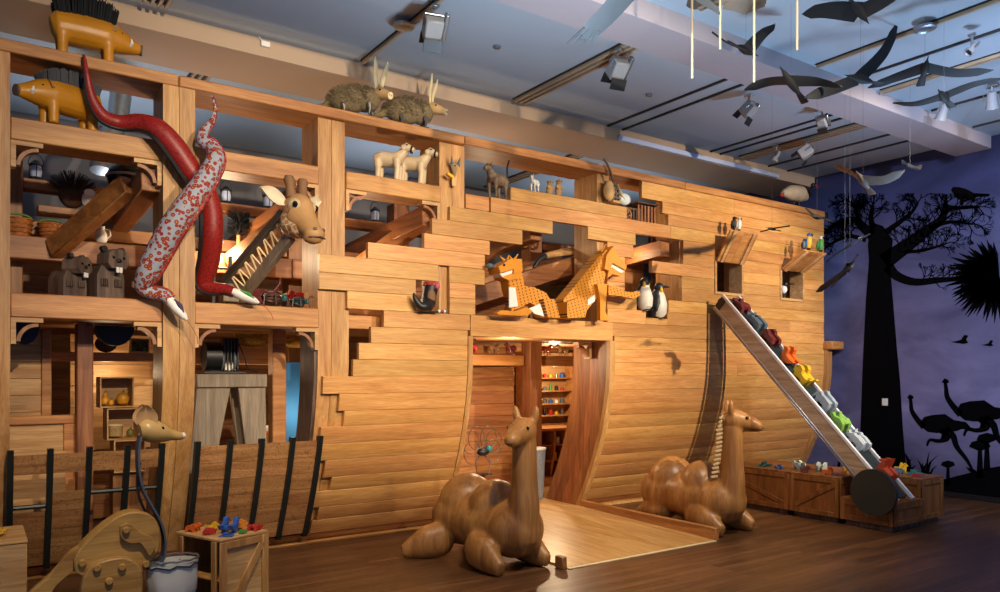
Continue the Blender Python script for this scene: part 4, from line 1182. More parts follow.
for k in range(9):
    f0, f1 = k/9, (k+1)/9
    a = gy(283, 212, 6.12).lerp(gy(224, 281, 6.85), f0); b_ = gy(291, 236, 6.12).lerp(gy(240, 299, 6.85), (f0+f1)/2)
    c = gy(283, 212, 6.12).lerp(gy(224, 281, 6.85), f1)
    obj('truss_rod', MB().tube([a, b_, c], .009, 6), CREAM, t, True)
obj('neck_foot', MB().cbox((gy(232, 291, 6.86)-Vector((.09, .05, .1))), (gy(232, 291, 6.86)+Vector((.09, .12, .06))), .008), W_GREY, t, True)
gq = gy(232, 291, 6.88)
obj('neck_stand', MB().cbox((gq.x-.04, 6.88, 2.073), (gq.x+.04, 6.96, gq.z-.1), .004), W_GREY, t, True)

# ------------------------------------------------------------------ long-eared animals with sisal coats on the cap beam
M_SISAL = plain('sisal_fur', '#7b6a4c', .9, 0, .35, 60, 1.0)
M_EARL = plain('ear_wood', '#caa46d', .5)
def longear(label, loc, rz, headturn, s=1.0):
    t = thing('longear_sculpture', label, 'animal sculpture', loc, rz, 'long-eared sisal animals on the cap beam')
    b = MB()
    b.ell((-.10*s, 0, .17*s), (.19*s, .12*s, .13*s), 20, 12); b.ell((.07*s, 0, .17*s), (.13*s, .105*s, .115*s), 18, 10)
    b.tube([(-.26*s, 0, .16*s), (-.33*s, 0, .11*s), (-.42*s, 0, .09*s)], [.05*s, .035*s, .02*s], 10)
    o = blob('body', b, M_SISAL, t, .012, 2)
    r = random.Random(8); f = MB()
    for i in range(900):
        a = r.uniform(0, 2*PI); u = r.uniform(-.5, 1)
        n_ = Vector((math.cos(a)*math.sqrt(1-u*u), math.sin(a)*math.sqrt(1-u*u), u))
        p = Vector((-.05*s+n_.x*.245*s, n_.y*.12*s, .17*s+n_.z*.13*s))
        f.tube([p, p+(n_*.5+Vector((-.6, 0, .25))).normalized()*.035*s], [.0028*s, .001*s], 3)
    o = obj('fur', f, M_SISAL, t); o['kind'] = 'stuff'
    Mh = T(.19*s, 0, .21*s) @ R(0, 8, headturn)
    h = MB().tube([(-.09*s, 0, .02*s), (0, 0, .02*s), (.06*s, 0, .01*s), (.14*s, 0, -.01*s)], [.05*s, .062*s, .05*s, .032*s], 14); h.v = [Mh @ v for v in h.v]
    obj('head', h, M_EARL, t)
    q = MB().cyl((.138*s, 0, -.01*s), (.155*s, 0, -.012*s), .034*s, 12); q.v = [Mh @ v for v in q.v]; obj('snout', q, CREAM, t)
    for y in (1, -1):
        q = MB().ell((.157*s, y*.012*s, -.008*s), .006*s, 6, 4); q.v = [Mh @ v for v in q.v]; obj('nostril', q, BLACK, t)
        q = MB().ell((.05*s, y*.046*s, .04*s), .01*s, 8, 5); q.v = [Mh @ v for v in q.v]; obj('eye', q, EYE, t)
        P = spline([(-.02*s, y*.03*s, .06*s), (-.03*s, y*.045*s, .16*s), (-.02*s, y*.065*s, .26*s), (-.02*s, y*.08*s, .34*s)], 4)
        q = MB().tube(P, lerps([.016*s, .027*s, .024*s, .004*s], len(P)), 10, True, .45, None, (1, 0, 0)); q.v = [Mh @ v for v in q.v]; obj('ear', q, CREAM, t)
    for x in (-.14, .10):
        for y in (.07, -.07):
            q = MB().tube([(x*s, y*s, .11*s), (x*s+.01, y*1.1*s, .055*s), (x*s, y*1.1*s, .012*s)], [.035*s, .018*s, .008*s], 8)
            for k in (-1, 0, 1): q.tube([(x*s, y*1.1*s, .012*s), (x*s+.035*s, y*1.1*s+k*.014*s, .004*s)], .004*s, 5)
            obj('leg', q, M_TRUSS, t)
    return t
longear('sisal-coated long-eared animal facing out, above the doubled post', (2.93, 6.53, 3.98), -34, -40, .98)
longear('sisal-coated long-eared animal facing along the cap beam', (3.50, 6.54, 3.98), -16, -34, .98)

# ------------------------------------------------------------------ generic standing animal
def quad(name, label, loc, rz, L, Hh, mat, headmat=None, ears='up', tail=True, group=None, cat='animal sculpture', vox=.01, legr=.018):
    t = thing(name, label, cat, loc, rz, group)
    b = MB(); z = Hh*.55; r = Hh*.2
    b.tube([(-L*.4, 0, z), (-L*.2, 0, z+.01), (L*.1, 0, z-.005), (L*.3, 0, z+.02)], [r*.8, r, r*.95, r*.85], 14)
    b.tube([(L*.26, 0, z+.02), (L*.42, 0, Hh*.78)], [r*.75, r*.5], 12)
    for x in (-.3, .22):
        for y in (1, -1): b.tube([(x*L, y*r*.6, z), (x*L+.01, y*r*.65, z*.5), (x*L, y*r*.65, .001)], [r*.55, legr, legr*.85], 10)
    blob('body', b, mat, t, vox, 2)
    h = MB().tube([(L*.36, 0, Hh*.82), (L*.46, 0, Hh*.84), (L*.58, 0, Hh*.80), (L*.66, 0, Hh*.77)], [r*.45, r*.62, r*.42, r*.28], 12)
    obj('head', h, headmat or mat, t)
    for y in (1, -1):
        obj('eye', MB().ell((L*.5, y*r*.5, Hh*.88), r*.12, 8, 5), EYE, t)
        if ears == 'up': obj('ear', MB().tube([(L*.42, y*r*.35, Hh*.9), (L*.41, y*r*.45, Hh*1.0)], [r*.22, r*.04], 8), headmat or mat, t)
        else: obj('ear', MB().ell((L*.40, y*r*.6, Hh*.82), (r*.3, r*.1, r*.35), 10, 7), headmat or mat, t)
    if tail: obj('tail', MB().tube(spline([(-L*.42, 0, z), (-L*.56, 0, z+.06*1), (-L*.55, 0, Hh*1.0), (-L*.66, 0, Hh*1.25)], 4), .009, 8), BLACK, t)
    return t
M_LEATH = plain('pale_leather', '#cbb592', .5, 0, .15, 8); M_CATC = plain('mottled_grey_brown', '#6b5a48', .7, 0, .5, 25)
for i, (px, lab) in enumerate(((391, 'pale leather animal with stitched snout on the upper rail, next to the sisal pair'), (415, 'pale leather animal with stitched snout, nearest the doubled post on the upper rail'))):
    x = atY(px, 180, 6.55).x
    t = quad('leather_animal', lab, (x, 6.58, 3.448), -42, .36, .38, M_LEATH, M_LEATH, 'flop', False, 'pale leather animals on the upper rail', legr=.03)
    obj('nose_band', MB().cyl((.212, 0, .298), (.226, 0, .295), .038, 12), BLACK, t)
quad('cat_sculpture', 'grey-brown cat with tall curled tail standing on the hull planks', (atY(495, 195, 6.5).x, 6.46, 3.416), 196, .30, .35, M_CATC, None, 'up', True)
px_ = atY(532, 186, 6.5).x
t = quad('small_animal', 'small white spotted animal standing on the hull edge', (px_, 6.45, 3.551), 200, .13, .17, spot_mat('spotted_white', '#d9d9d4', ['#222222'], 60, .6, .3), None, 'up', False, None, vox=.007, legr=.010)
def meer(label, px, h):
    x = atY(px, 190, 6.5).x
    t = thing('meerkat_sculpture', label, 'animal sculpture', (x, 6.46, 3.551), 0, 'upright tan animals on the hull edge')
    b = MB().tube([(0, 0, .001), (0, 0, h*.3), (0, 0, h*.6), (0, -.005, h*.78)], [.032, .042, .032, .022], 12)
    b.ell((0, -.012, h*.88), (.028, .036, .03), 12, 8)
    blob('body', b, plain('tan_felt', '#a5845c', .8), t, .006, 2)
    for s in (1, -1):
        obj('arm', MB().tube([(s*.03, -.01, h*.6), (s*.036, -.035, h*.48), (s*.02, -.045, h*.42)], [.012, .01, .008], 7), M_EARL, t)
        obj('ear', MB().ell((s*.026, -.002, h*.94), .01, 8, 5), W_DARK, t); obj('eye', MB().ell((s*.014, -.044, h*.9), .006, 6, 4), EYE, t)
meer('shorter tan upright animal on the hull edge, beside the white spotted one', 547, .14); meer('taller tan upright animal on the hull edge, before the inner post', 556, .17)
# small fox mask hung on the doubled post above the hull
p = atY(457, 165, 6.37)
t = thing('fox_mask', 'little grey-eared fox head fixed to the doubled post', 'mask', (p.x, 6.39, p.z-.08))
obj('face', MB().add([(-.05, .02, .1), (.05, .02, .1), (0, .02, -.04), (0, -.05, .05), (-.05, .03, .1), (.05, .03, .1), (0, .03, -.04)], [(0, 3, 2), (3, 1, 2), (0, 1, 3), (0, 4, 5, 1), (1, 5, 6, 2), (2, 6, 4, 0), (4, 6, 5)]), CREAM, t)
for s in (1, -1): obj('ear', MB().tube([(s*.035, .015, .09), (s*.05, .0, .17)], [.022, .003], 6), SLATE, t); obj('eye', MB().ell((s*.022, -.022, .07), .008, 6, 4), EYE, t)
obj('jaw', MB().cbox((-.09, -.03, -.075), (-.02, .02, -.045), .004, R(0, 25, 0)), YELLOW, t); obj('ribbon', MB().cbox((-.03, .022, -.12), (.02, .03, -.02), .003), M_EARL, t)

# ------------------------------------------------------------------ cage bird, wheel cart and slatted trunk in the upper gap
cg = atY(617, 185, 6.34)
t = thing('basket_bird', 'woven dark lattice bird with a plume tail, perched in the upper gap', 'bird sculpture', (cg.x, 6.385, 3.551))
for k in range(5):
    obj('lattice_bar', MB().bar((-.10+.045*k, 0, .01), (-.135+.045*k, 0, .24), .016, .016), W_DARK, t)
    obj('lattice_bar', MB().bar((-.115-.008*k, -.012, .02+.05*k), (.095-.008*k, -.012, .02+.05*k), .016, .02), W_DARK, t)
obj('breast', MB().ell((-.08, 0, .135), (.07, .06, .12), 12, 8), M_EARL, t); obj('foot_block', MB().cbox((-.06, -.05, 0), (.07, .05, .03), .005), W_PALE, t)
obj('plume', MB().tube(spline([(-.02, -.01, .23), (-.07, -.02, .33), (-.13, -.03, .42), (-.19, -.03, .48)], 4), [.014]*12+[.004], 8), W_DARK, t)
obj('wing', MB().tube(spline([(.04, 0, .22), (.08, -.01, .13), (.14, -.02, .06)], 4), lerps([.03, .03, .012], 9), 8, True, .4), CREAM, t)
obj('glass_tail', MB().ell((.17, .02, .078), (.10, .05, .07), 12, 8), plain('pale_glass_bead', '#c8d4da', .15), t)
p = atY(634, 213, 6.6)
t = thing('wheel_toy', 'small brown spoked wheel standing in the upper gap', 'wheel', (6.36, 6.56, 3.416))
obj('rim', MB().tube([(.07*math.cos(2*PI*k/20), 0, .082+.07*math.sin(2*PI*k/20)) for k in range(21)], .011, 8), W_INZ, t)
for k in range(6): obj('spoke', MB().bar((0, 0, .082), (.065*math.cos(PI*k/3), 0, .082+.065*math.sin(PI*k/3)), .01, .012), W_INZ, t)
obj('hub', MB().cyl((0, -.02, .082), (0, .02, .082), .018, 10), BLACK, t)
t = thing('slatted_box', 'dark slatted wooden box beside the spoked wheel in the upper gap', 'box', (6.66, 6.62, 3.416))
obj('back', MB().cbox((-.16, .09, 0), (.16, .11, .24), .004), W_DARK, t); obj('base', MB().cbox((-.16, -.08, 0), (.16, .089, .015), .004), W_DARK, t)
for k in range(6): obj('slat', MB().cbox((-.155+.055*k, -.10, .0), (-.125+.055*k, -.081, .22), .004), W_INZ, t)
obj('lid', MB().cbox((-.17, -.11, .24), (.17, .12, .255), .004), W_DARK, t)

# ------------------------------------------------------------------ striped beasts with open jaws
M_STR = None
def striped_mat():
    m, n, l, b = nt('orange_drilled_board')
    tc = n.new('ShaderNodeTexCoord'); sp = n.new('ShaderNodeSeparateXYZ'); l.new(tc.outputs['Object'], sp.inputs[0])
    def wave(sx, sz, ph):
        a = n.new('ShaderNodeMath'); a.operation = 'MULTIPLY'; a.inputs[1].default_value = sx; l.new(sp.outputs['X'], a.inputs[0])
        c = n.new('ShaderNodeMath'); c.operation = 'MULTIPLY'; c.inputs[1].default_value = sz; l.new(sp.outputs['Z'], c.inputs[0])
        s = n.new('ShaderNodeMath'); s.operation = 'ADD'; l.new(a.outputs[0], s.inputs[0]); l.new(c.outputs[0], s.inputs[1])
        f = n.new('ShaderNodeMath'); f.operation = 'FRACT'; l.new(s.outputs[0], f.inputs[0])
        q = n.new('ShaderNodeMath'); q.operation = 'LESS_THAN'; q.inputs[1].default_value = ph; l.new(f.outputs[0], q.inputs[0])
        return q
    w1 = wave(20, 6, .24); w2 = wave(-8, 30, .5)
    mu_ = n.new('ShaderNodeMath'); mu_.operation = 'MULTIPLY'; l.new(w1.outputs[0], mu_.inputs[0]); l.new(w2.outputs[0], mu_.inputs[1])
    mx = n.new('ShaderNodeMix'); mx.data_type = 'RGBA'; mx.inputs['A'].default_value = rgb('#d48a20'); mx.inputs['B'].default_value = rgb('#2a1505')
    l.new(mu_.outputs[0], mx.inputs['Factor']); l.new(mx.outputs['Result'], b.inputs['Base Color']); b.inputs['Roughness'].default_value = .45
    return m
M_STR = striped_mat(); M_OR = plain('ochre_orange_board', '#d48a20', .45, 0, .1, 6)
def plate(name, pts, y0, y1, mat, t, ch=.006):
    W_ = [atY(a, b, 6.36) for a, b in pts]
    c = sum(W_, Vector())/len(W_)
    P = [(p.x, max(p.z, 2.203)) for p in W_]
    return obj(name, MB().prism(P, y0, y1, lambda a, b, q: (a, q, b)), mat, t, True)
ts = [('crouching orange striped beast with forked ears, jaws open, in the big hull gap', 'a'), ('sitting orange striped beast reaching a paw out of the big hull gap', 'b')]
p = atY(525, 318, 6.36)
t = thing('striped_beast', ts[0][0], 'animal sculpture', (p.x, 6.38, 2.20), 0, 'orange striped beasts')
plate('torso', [(514, 272), (520, 286), (532, 288), (543, 293), (551, 306), (553, 319), (540, 318), (533, 306), (527, 303), (517, 308), (508, 312), (512, 300), (508, 284)], 6.31, 6.45, M_STR, t)
plate('neck', [(503, 262), (515, 260), (519, 272), (521, 288), (512, 306), (506, 290), (504, 275)], 6.30, 6.44, M_STR, t)
plate('head', [(493, 268), (505, 260), (516, 260), (517, 272), (508, 275), (508.5, 270), (495, 274)], 6.26, 6.46, M_OR, t)
plate('lower_jaw', [(497, 278), (509, 274), (517, 273), (514, 280), (504, 281)], 6.28, 6.44, M_OR, t)
plate('teeth', [(496, 274.5), (508.5, 271), (508.5, 274), (498, 277.5)], 6.29, 6.43, WHITE, t)
plate('bib', [(505, 288), (511, 288), (514, 307), (505, 308)], 6.285, 6.30, WHITE, t)
plate('belly_panel', [(525, 309), (536, 304), (540, 317), (530, 314)], 6.285, 6.309, WHITE, t)
plate('foreleg', [(490, 313.5), (495, 311), (509, 312), (520, 308), (526, 312), (521, 316.5), (508, 316.5), (492, 316)], 6.24, 6.32, M_OR, t)
plate('hind_leg', [(536, 300), (548, 300), (553, 319), (541, 318)], 6.24, 6.309, M_STR, t)
for a, b_ in (((505, 261), (500, 256)), ((507, 261), (509, 255)), ((512, 260), (510, 256)), ((514, 260), (518, 254))):
    obj('ear_prong', MB().tube([atY(a[0], a[1], 6.36), atY(b_[0], b_[1], 6.36)], [.016, .006], 6), M_OR, t, True)
obj('eye', MB().ell(atY(504, 265, 6.255), .014, 8, 5), EYE, t, True)
obj('nose', MB().ell(atY(490, 266, 6.36), (.05, .04, .03), 10, 6), SLATE, t, True)
p = atY(585, 320, 6.36)
t = thing('striped_beast', ts[1][0], 'animal sculpture', (p.x, 6.38, 2.20), 0, 'orange striped beasts')
plate('torso', [(560, 300), (575, 282), (593, 260), (603, 250), (607, 258), (602, 273), (600, 287), (592, 300), (580, 315), (571, 320), (560, 319)], 6.30, 6.46, M_STR, t)
plate('head', [(600, 256), (607, 247), (612, 258), (620, 267), (619, 271), (606, 264), (603, 272), (598, 270)], 6.25, 6.415, M_OR, t)
plate('lower_jaw', [(603, 272), (607, 268), (616, 275), (615, 277), (607, 275), (602, 279)], 6.27, 6.41, M_OR, t)
plate('teeth', [(606, 264.5), (619, 271), (617, 274), (605, 268)], 6.28, 6.40, WHITE, t)
plate('foreleg', [(590, 285), (600, 285), (598, 312), (602, 321), (593, 322), (593, 300)], 6.24, 6.299, M_OR, t)
plate('reaching_paw', [(600, 286), (606, 288), (618, 293), (628, 293), (631, 292), (632, 296), (626, 300), (612, 297), (600, 296)], 6.22, 6.299, M_STR, t)
plate('haunch', [(560, 303), (572, 298), (581, 306), (578, 318), (560, 320)], 6.24, 6.299, M_STR, t)
plate('bib', [(583, 300), (590, 295), (590, 302), (583, 306)], 6.28, 6.30, WHITE, t)
obj('ear', MB().tube([atY(601, 252, 6.33), atY(606, 244, 6.31)], [.02, .004], 6), M_OR, t, True); obj('eye', MB().ell(atY(606, 259, 6.262), .012, 8, 5), EYE, t, True)

# ------------------------------------------------------------------ penguins
M_PBK = plain('penguin_slate', '#23262b', .45); M_PW = plain('penguin_white', '#dcd8cc', .45)
def penguin(label, px, zb, h, rz, tail_in):
    x = px
    t = thing('penguin_sculpture', label, 'penguin sculpture', (x, 6.43, zb), rz, 'penguins in the hull gap')
    # local -y front
    b = MB().tube([(0, .02, .014), (0, .005, h*.15), (0, 0, h*.38), (0, .0, h*.6), (0, 0, h*.74)], [.06, .095, .10, .075, .048], 16)
    obj('belly', b, M_PW, t)
    b = MB().tube([(0, .075, .016), (0, .06, h*.15), (0, .045, h*.4), (0, .03, h*.62), (0, .012, h*.76)], [.05, .085, .095, .075, .05], 16)
    obj('back', b, M_PBK, t)
    obj('head', MB().ell((0, 0, h*.84), (.055, .062, .06), 14, 9), M_PBK, t)
    obj('beak', MB().tube([(0, -.05, h*.86), (.0, -.09, h*.86), (0, -.13, h*.845)], [.02, .014, .003], 8), M_PBK, t)
    for s in (1, -1):
        obj('flipper', MB().tube([(s*.085, .02, h*.62), (s*.115, .03, h*.42), (s*.11, .04, h*.16)], [.02, .035, .008], 8, True, .4), M_PBK, t)
        obj('cheek_patch', MB().ell((s*.038, -.022, h*.76), (.02, .022, .045), 10, 7), YELLOW, t)
        obj('foot', MB().cbox((s*.035-.02, -.09, .0), (s*.035+.02, -.02, .012), .004), BLACK, t)
penguin('penguin facing out by the paw of the sitting striped beast', 6.525, 2.362, .40, 8, 0)
penguin('penguin turned half away, flipper toward the hull edge', 6.765, 2.282, .44, 50, 0)

# boot creature in the small square gap
x = 3.60
t = thing('boot_creature', 'black creature made from a curled-toe boot with beads, in the small hull gap', 'animal sculpture', (x, 6.46, 2.202))
S = spline([(.05, 0, .27), (.03, 0, .18), (.0, -.02, .09), (-.07, -.11, .05), (-.14, -.12, .055), (-.19, -.12, .12), (-.205, -.12, .17)], 5)
obj('boot', MB().tube(S, lerps([.075, .07, .075, .05, .04, .025, .006], len(S)), 14), BLACK, t)
obj('cuff', MB().tube([(.05, 0, .262), (.052, 0, .298)], [.085, .08], 14), M_BAND, t); obj('panel', MB().ell((.02, -.06, .15), (.045, .025, .075), 12, 8), M_HORN, t)
for k in range(5): obj('bead', MB().ell((.11+.02*k, -.05, .018), .016, 8, 6), (WHITE, SLATE, RED, WHITE, SLATE)[k], t)
obj('flower', MB().ell((.08, -.07, .26), (.03, .02, .035), 8, 6), plain('rose_pink', '#b8506a', .6), t)
obj('sole', MB().cbox((-.10, -.10, .0), (.08, .05, .012), .004), BLACK, t)

# ------------------------------------------------------------------ wire beetles on the lower rail by the giraffe
def beetle(label, px, shell, s, accent):
    x = atY(px, 306, 6.52).x
    t = thing('wire_beetle', label, 'insect sculpture', (x, 6.52, 2.192), 0, 'wire beetles on the lower rail')
    obj('shell', MB().ell((0, 0, .075*s), (.085*s, .06*s, .045*s), 14, 9), shell, t)
    for k in range(5):
        a = PI*k/4
        obj('coil', MB().tube([(.09*s*math.cos(2*PI*j/16), .065*s*math.sin(2*PI*j/16)*math.cos(a), .08*s+.06*s*math.sin(2*PI*j/16)*math.sin(a)) for j in range(17)], .004, 5), BLACK, t)
    for x_ in (-.06, 0, .06):
        for y in (1, -1): obj('leg', MB().tube([(x_*s, y*.04*s, .07*s), (x_*1.5*s, y*.09*s, .10*s), (x_*1.8*s, y*.11*s, .002)], .006, 6), M_TRUSS, t)
    obj('head', MB().ell((.10*s, -.01, .08*s), .032*s, 10, 7), accent, t)
    for y in (1, -1): obj('feeler', MB().tube([(.12*s, y*.01*s, .1*s), (.16*s, y*.03*s, .15*s), (.2*s, y*.03*s, .13*s)], .003, 5), BLACK, t)
TEAL = plain('teal_enamel', '#2c7f86', .35)
beetle('coiled wire beetle with a rusty brown shell on the rail', 272, plain('rust_brown', '#5d3322', .5), 1.0, TEAL)
beetle('coiled wire beetle with dark teal shell next to the hull planks', 298, plain('dark_teal', '#1d3a3c', .4), .74, TEAL)

# ------------------------------------------------------------------ parrots on the hatch lids
def parrot(label, loc, body, wing, head, s, rz, group):
    t = thing('parrot_figure', label, 'parrot figure', loc, rz, group)
    b = MB().tube([(0, 0, .03*s), (0, -.005*s, .10*s), (0, -.01*s, .17*s), (0, -.01*s, .22*s)], [.03*s, .05*s, .045*s, .03*s], 12)
    obj('body', b, body, t); obj('head', MB().ell((0, -.015*s, .235*s), (.036*s, .04*s, .036*s), 12, 8), head, t)
    obj('beak', MB().tube([(0, -.05*s, .24*s), (0, -.068*s, .23*s), (0, -.064*s, .205*s)], [.015*s, .012*s, .003*s], 8), BLACK, t)
    for y in (1, -1):
        obj('wing', MB().tube([(y*.045*s, .01*s, .18*s), (y*.052*s, .02*s, .10*s), (y*.03*s, .04*s, .02*s)], [.022*s, .03*s, .006*s], 8, True, .5), wing, t)
        obj('eye', MB().ell((y*.03*s, -.035*s, .245*s), .006*s, 6, 4), EYE, t)
        obj('foot', MB().cbox((y*.018*s-.006*s, -.025*s, 0), (y*.018*s+.006*s, .01*s, .035*s), .002), BLACK, t)
    obj('tail', MB().tube([(0, .03*s, .06*s), (0, .05*s, .035*s), (0, .06*s, .02*s)], [.02*s, .016*s, .006*s], 8, True, .4), wing, t)
LT = Vector((0, 6.40-.34, 3.055+.22))
parrot('blue and yellow macaw on the open hatch lid', (9.28, LT.y+.03, LT.z+.016), YELLOW, BLUE, BLUE, .85, 10, 'parrots on the hatch lids')
parrot('green parrot with a white crown on the open hatch lid', (9.56, LT.y+.03, LT.z+.016), GREEN, plain('leaf_green', '#2f9a5a', .5), plain('parrot_white', '#e5e7de', .5), .8, -10, 'parrots on the hatch lids')
parrot('dark grey bird beside the macaw on the hatch lid', (9.155, LT.y+.02, LT.z+.016), SLATE, BLACK, BLACK, .5, 10, 'parrots on the hatch lids')
L1 = Vector((0, 6.40-.22, 3.055+.36))
parrot('white parrot with orange feet on the lid above the conveyor', (7.96, L1.y+.02, L1.z+.012), WHITE, WHITE, WHITE, .62, 0, 'parrots on the hatch lids')
parrot('black parrot beside the white one on the lid above the conveyor', (7.86, L1.y+.02, L1.z+.012), BLACK, BLACK, BLACK, .62, 20, 'parrots on the hatch lids')
t = thing('hatch_bird', 'small black and white bird peering out of the hatch beside the mural', 'bird sculpture', (9.25, 6.45, 2.668))
obj('body', MB().ell((0, 0, .12), (.04, .05, .06), 10, 7), WHITE, t); obj('head', MB().ell((.01, -.02, .19), .035, 10, 7), BLACK, t); obj('leg', MB().cyl((0, 0, .003), (0, 0, .08), .008, 6), BLACK, t)
obj('bill', MB().tube([(.02, -.05, .19), (.04, -.16, .185)], [.012, .003], 6), BLACK, t)

# ------------------------------------------------------------------ things inside the ark, left bays
def basket(label, px, py, y, s):
    p = atY(px, py, y)
    t = thing('basket', label, 'basket', (p.x, y, 2.802), 0, 'wicker baskets on the rear rail')
    M_WK = plain('orange_wicker', '#9a5a22', .7, 0, .4, 40, .8)
    obj('body', MB().lathe([(0, 0), (.10*s, 0), (.125*s, .15*s), (.13*s, .17*s), (.12*s, .17*s), (.10*s, .02*s), (0, .02*s)], 18), M_WK, t)
    for z in (.04, .08, .12, .165): obj('weave_band', MB().tube([((.108+.13*z)*s*math.cos(2*PI*k/18), (.108+.13*z)*s*math.sin(2*PI*k/18), z*s) for k in range(19)], .007, 6), M_WK, t)
    obj('handle', MB().tube([(.115*s*math.cos(PI*k/10), 0, .17*s+.05*s*math.sin(PI*k/10)) for k in range(11)], .01, 6), plain('green_cloth', '#5e7a2e', .7), t)
basket('orange wicker basket on the rear rail, next to the corner post', 18, 236, 7.82, .9)
basket('smaller orange wicker basket on the rear rail', 51, 240, 7.82, .8)
p = atY(124, 180, 7.55)
t = thing('kettle_drum', 'glossy black round kettle hung under the tie beam behind the red snake', 'kettle', (p.x+.03, 7.56, p.z-.10))
obj('bowl', MB().ell((0, 0, .12), (.17, .17, .15), 20, 12), plain('gloss_black_enamel', '#0b0c10', .1), t); obj('rim', MB().tube([(.172*math.cos(2*PI*k/24), .172*math.sin(2*PI*k/24), .13) for k in range(25)], .012, 6), STEEL, t)
obj('hanger', MB().tube([(0, 0, .26), (0, 0, .45)], .008, 6), BLACK, t)
p = atY(83, 195, 7.4)
t = thing('bristle_bird', 'brown bristle-crested bird with white jug beak on the rear beam', 'bird sculpture', (p.x-.05, 7.745, 3.083))
obj('body', MB().ell((0, 0, .121), (.11, .1, .12), 14, 9), plain('brown_husk', '#4a2f1c', .8, 0, .3, 30), t)
r_ = random.Random(2); q = MB()
for i in range(220):
    a = r_.uniform(0, 2*PI); u = r_.uniform(.35, 1); n_ = Vector((math.cos(a)*math.sqrt(1-u*u), math.sin(a)*math.sqrt(1-u*u), u))
    q.tube([Vector((0, 0, .12))+n_*.09, Vector((0, 0, .12))+n_*.22], [.004, .002], 3)
o = obj('crest', q, plain('dark_bristle', '#2a1a10', .8), t); o['kind'] = 'stuff'
obj('jug_beak', MB().lathe([(0, 0), (.05, 0), (.055, .06), (.035, .11), (.045, .13), (0, .13)], 14, T(.12, -.06, .06) @ R(60, 0, 0)), WHITE, t)
# air duct high behind the frame
p = atY(115, 115, 8.3)
tag(obj('air_duct', MB().tube([Vector((p.x-.12, 8.35, 3.60)), Vector((p.x-.1, 8.4, 3.8)), Vector((p.x+.05, 8.5, 4.15)), Vector((p.x+.1, 8.55, ZC-.01))], [.10]*4, 18), STEEL), 'shiny ribbed air duct rising to the ceiling behind the boars', 'duct')
# boxes of gourds
def cubby(label, x, y, z, w_, h, d, name='wooden_box'):
    t = thing(name, label, 'box', (x, y, z))
    for lo, hi, nm in (((-w_/2, 0, 0), (w_/2, d, .012), 'bottom'), ((-w_/2, 0, h-.012), (w_/2, d, h), 'top'), ((-w_/2, 0, .0121), (-w_/2+.012, d, h-.0121), 'side'), ((w_/2-.012, 0, .0121), (w_/2, d, h-.0121), 'side'), ((-w_/2+.0121, d-.01, .0121), (w_/2-.0121, d, h-.0121), 'back')):
        obj(nm, MB().cbox(lo, hi, .002), W_PALE, t)
    return t
def gourd(label, x, y, z, r, mat, two=False):
    t = thing('gourd', label, 'gourd', (x, y, z), 0, 'gourds in the wooden boxes')
    obj('fruit', MB().tube([(0, 0, 0), (0, 0, r*.25), (0, 0, r), (0, 0, r*1.6), (0, 0, r*1.9)]+([(0, 0, r*2.3), (0, 0, r*2.8), (0, 0, r*3.1)] if two else [(0, 0, r*2.0)]), [r*.4, r*.8, r, r*.75, r*.45]+([r*.55, r*.5, r*.2] if two else [r*.1]), 14), mat, t)
    obj('stem', MB().tube([(0, 0, r*(3.0 if two else 1.95)), (.01, 0, r*(3.5 if two else 2.4))], [.007, .005], 6), W_DARK, t)
M_GO = plain('gourd_orange', '#c98a1e', .4, 0, .15); M_GG = plain('gourd_green', '#6a6a2a', .45, 0, .2)
bY = 7.30
def bz(px, py): return atY(px, py, bY)
for (x0, y0, x1, y1), lab in (((100, 377, 134, 408), 'open wooden box with gourds, top of the stack'), ((107, 408.6, 140, 440), 'open wooden box with a woven tub, middle of the stack'), ((114, 440.6, 146, 472), 'open wooden box at the bottom of the stack behind the railing')):
    a, b_ = bz(x0, y0), bz(x1, y1)
    cubby(lab, (a.x+b_.x)/2, bY, b_.z+.006, b_.x-a.x, a.z-b_.z-.006, .26)
# pedestal under the stack
a, b_ = bz(114, 473.2), bz(139, 480)
tag(obj('pedestal', MB().cbox((a.x, bY+.06, 0), (b_.x, bY+.26, a.z-.004), .006), W_INZ, None, center=True), 'dark wooden pedestal carrying the stack of open boxes', 'pedestal')
def ing(label, px, py, r, mat, two=False, dy=.1):
    p = bz(px, py); gourd(label, p.x+.006, bY+dy, p.z+.0195, r, mat, two)
ing('knobbly orange double gourd in the top box', 106, 407.4, .035, M_GO, True); ing('small round orange gourd at the front of the top box', 111, 407.8, .026, M_GO, False, .045); ing('large pale orange gourd filling the top box', 124, 407.4, .055, M_GO)
ing('dull green gourd in the middle box', 131.5, 439.2, .034, M_GG)
p = bz(117, 439.2)
t = thing('woven_tub', 'small woven tub with rope rim in the middle box', 'tub', (p.x+.006, bY+.12, p.z+.0195)); obj('wall', MB().lathe([(0, 0), (.055, 0), (.058, .09), (.05, .09), (.046, .012), (0, .012)], 18), plain('woven_straw', '#a98b5a', .8, 0, .3, 50), t); obj('rim', MB().tube([(.056*math.cos(2*PI*k/18), .056*math.sin(2*PI*k/18), .094) for k in range(19)], .008, 6), CREAM, t)
p = atY(106, 371, 7.56); t = thing('coconut_head', 'round brown coconut on the inner rail', 'coconut', (p.x, 7.56, 1.801)); obj('husk', MB().ell((0, 0, .075), (.09, .08, .075), 14, 9), plain('coconut_husk', '#4a3422', .8, 0, .4, 40), t); obj('eye_spot', MB().ell((.0, -.075, .09), .012, 8, 5), BLACK, t)
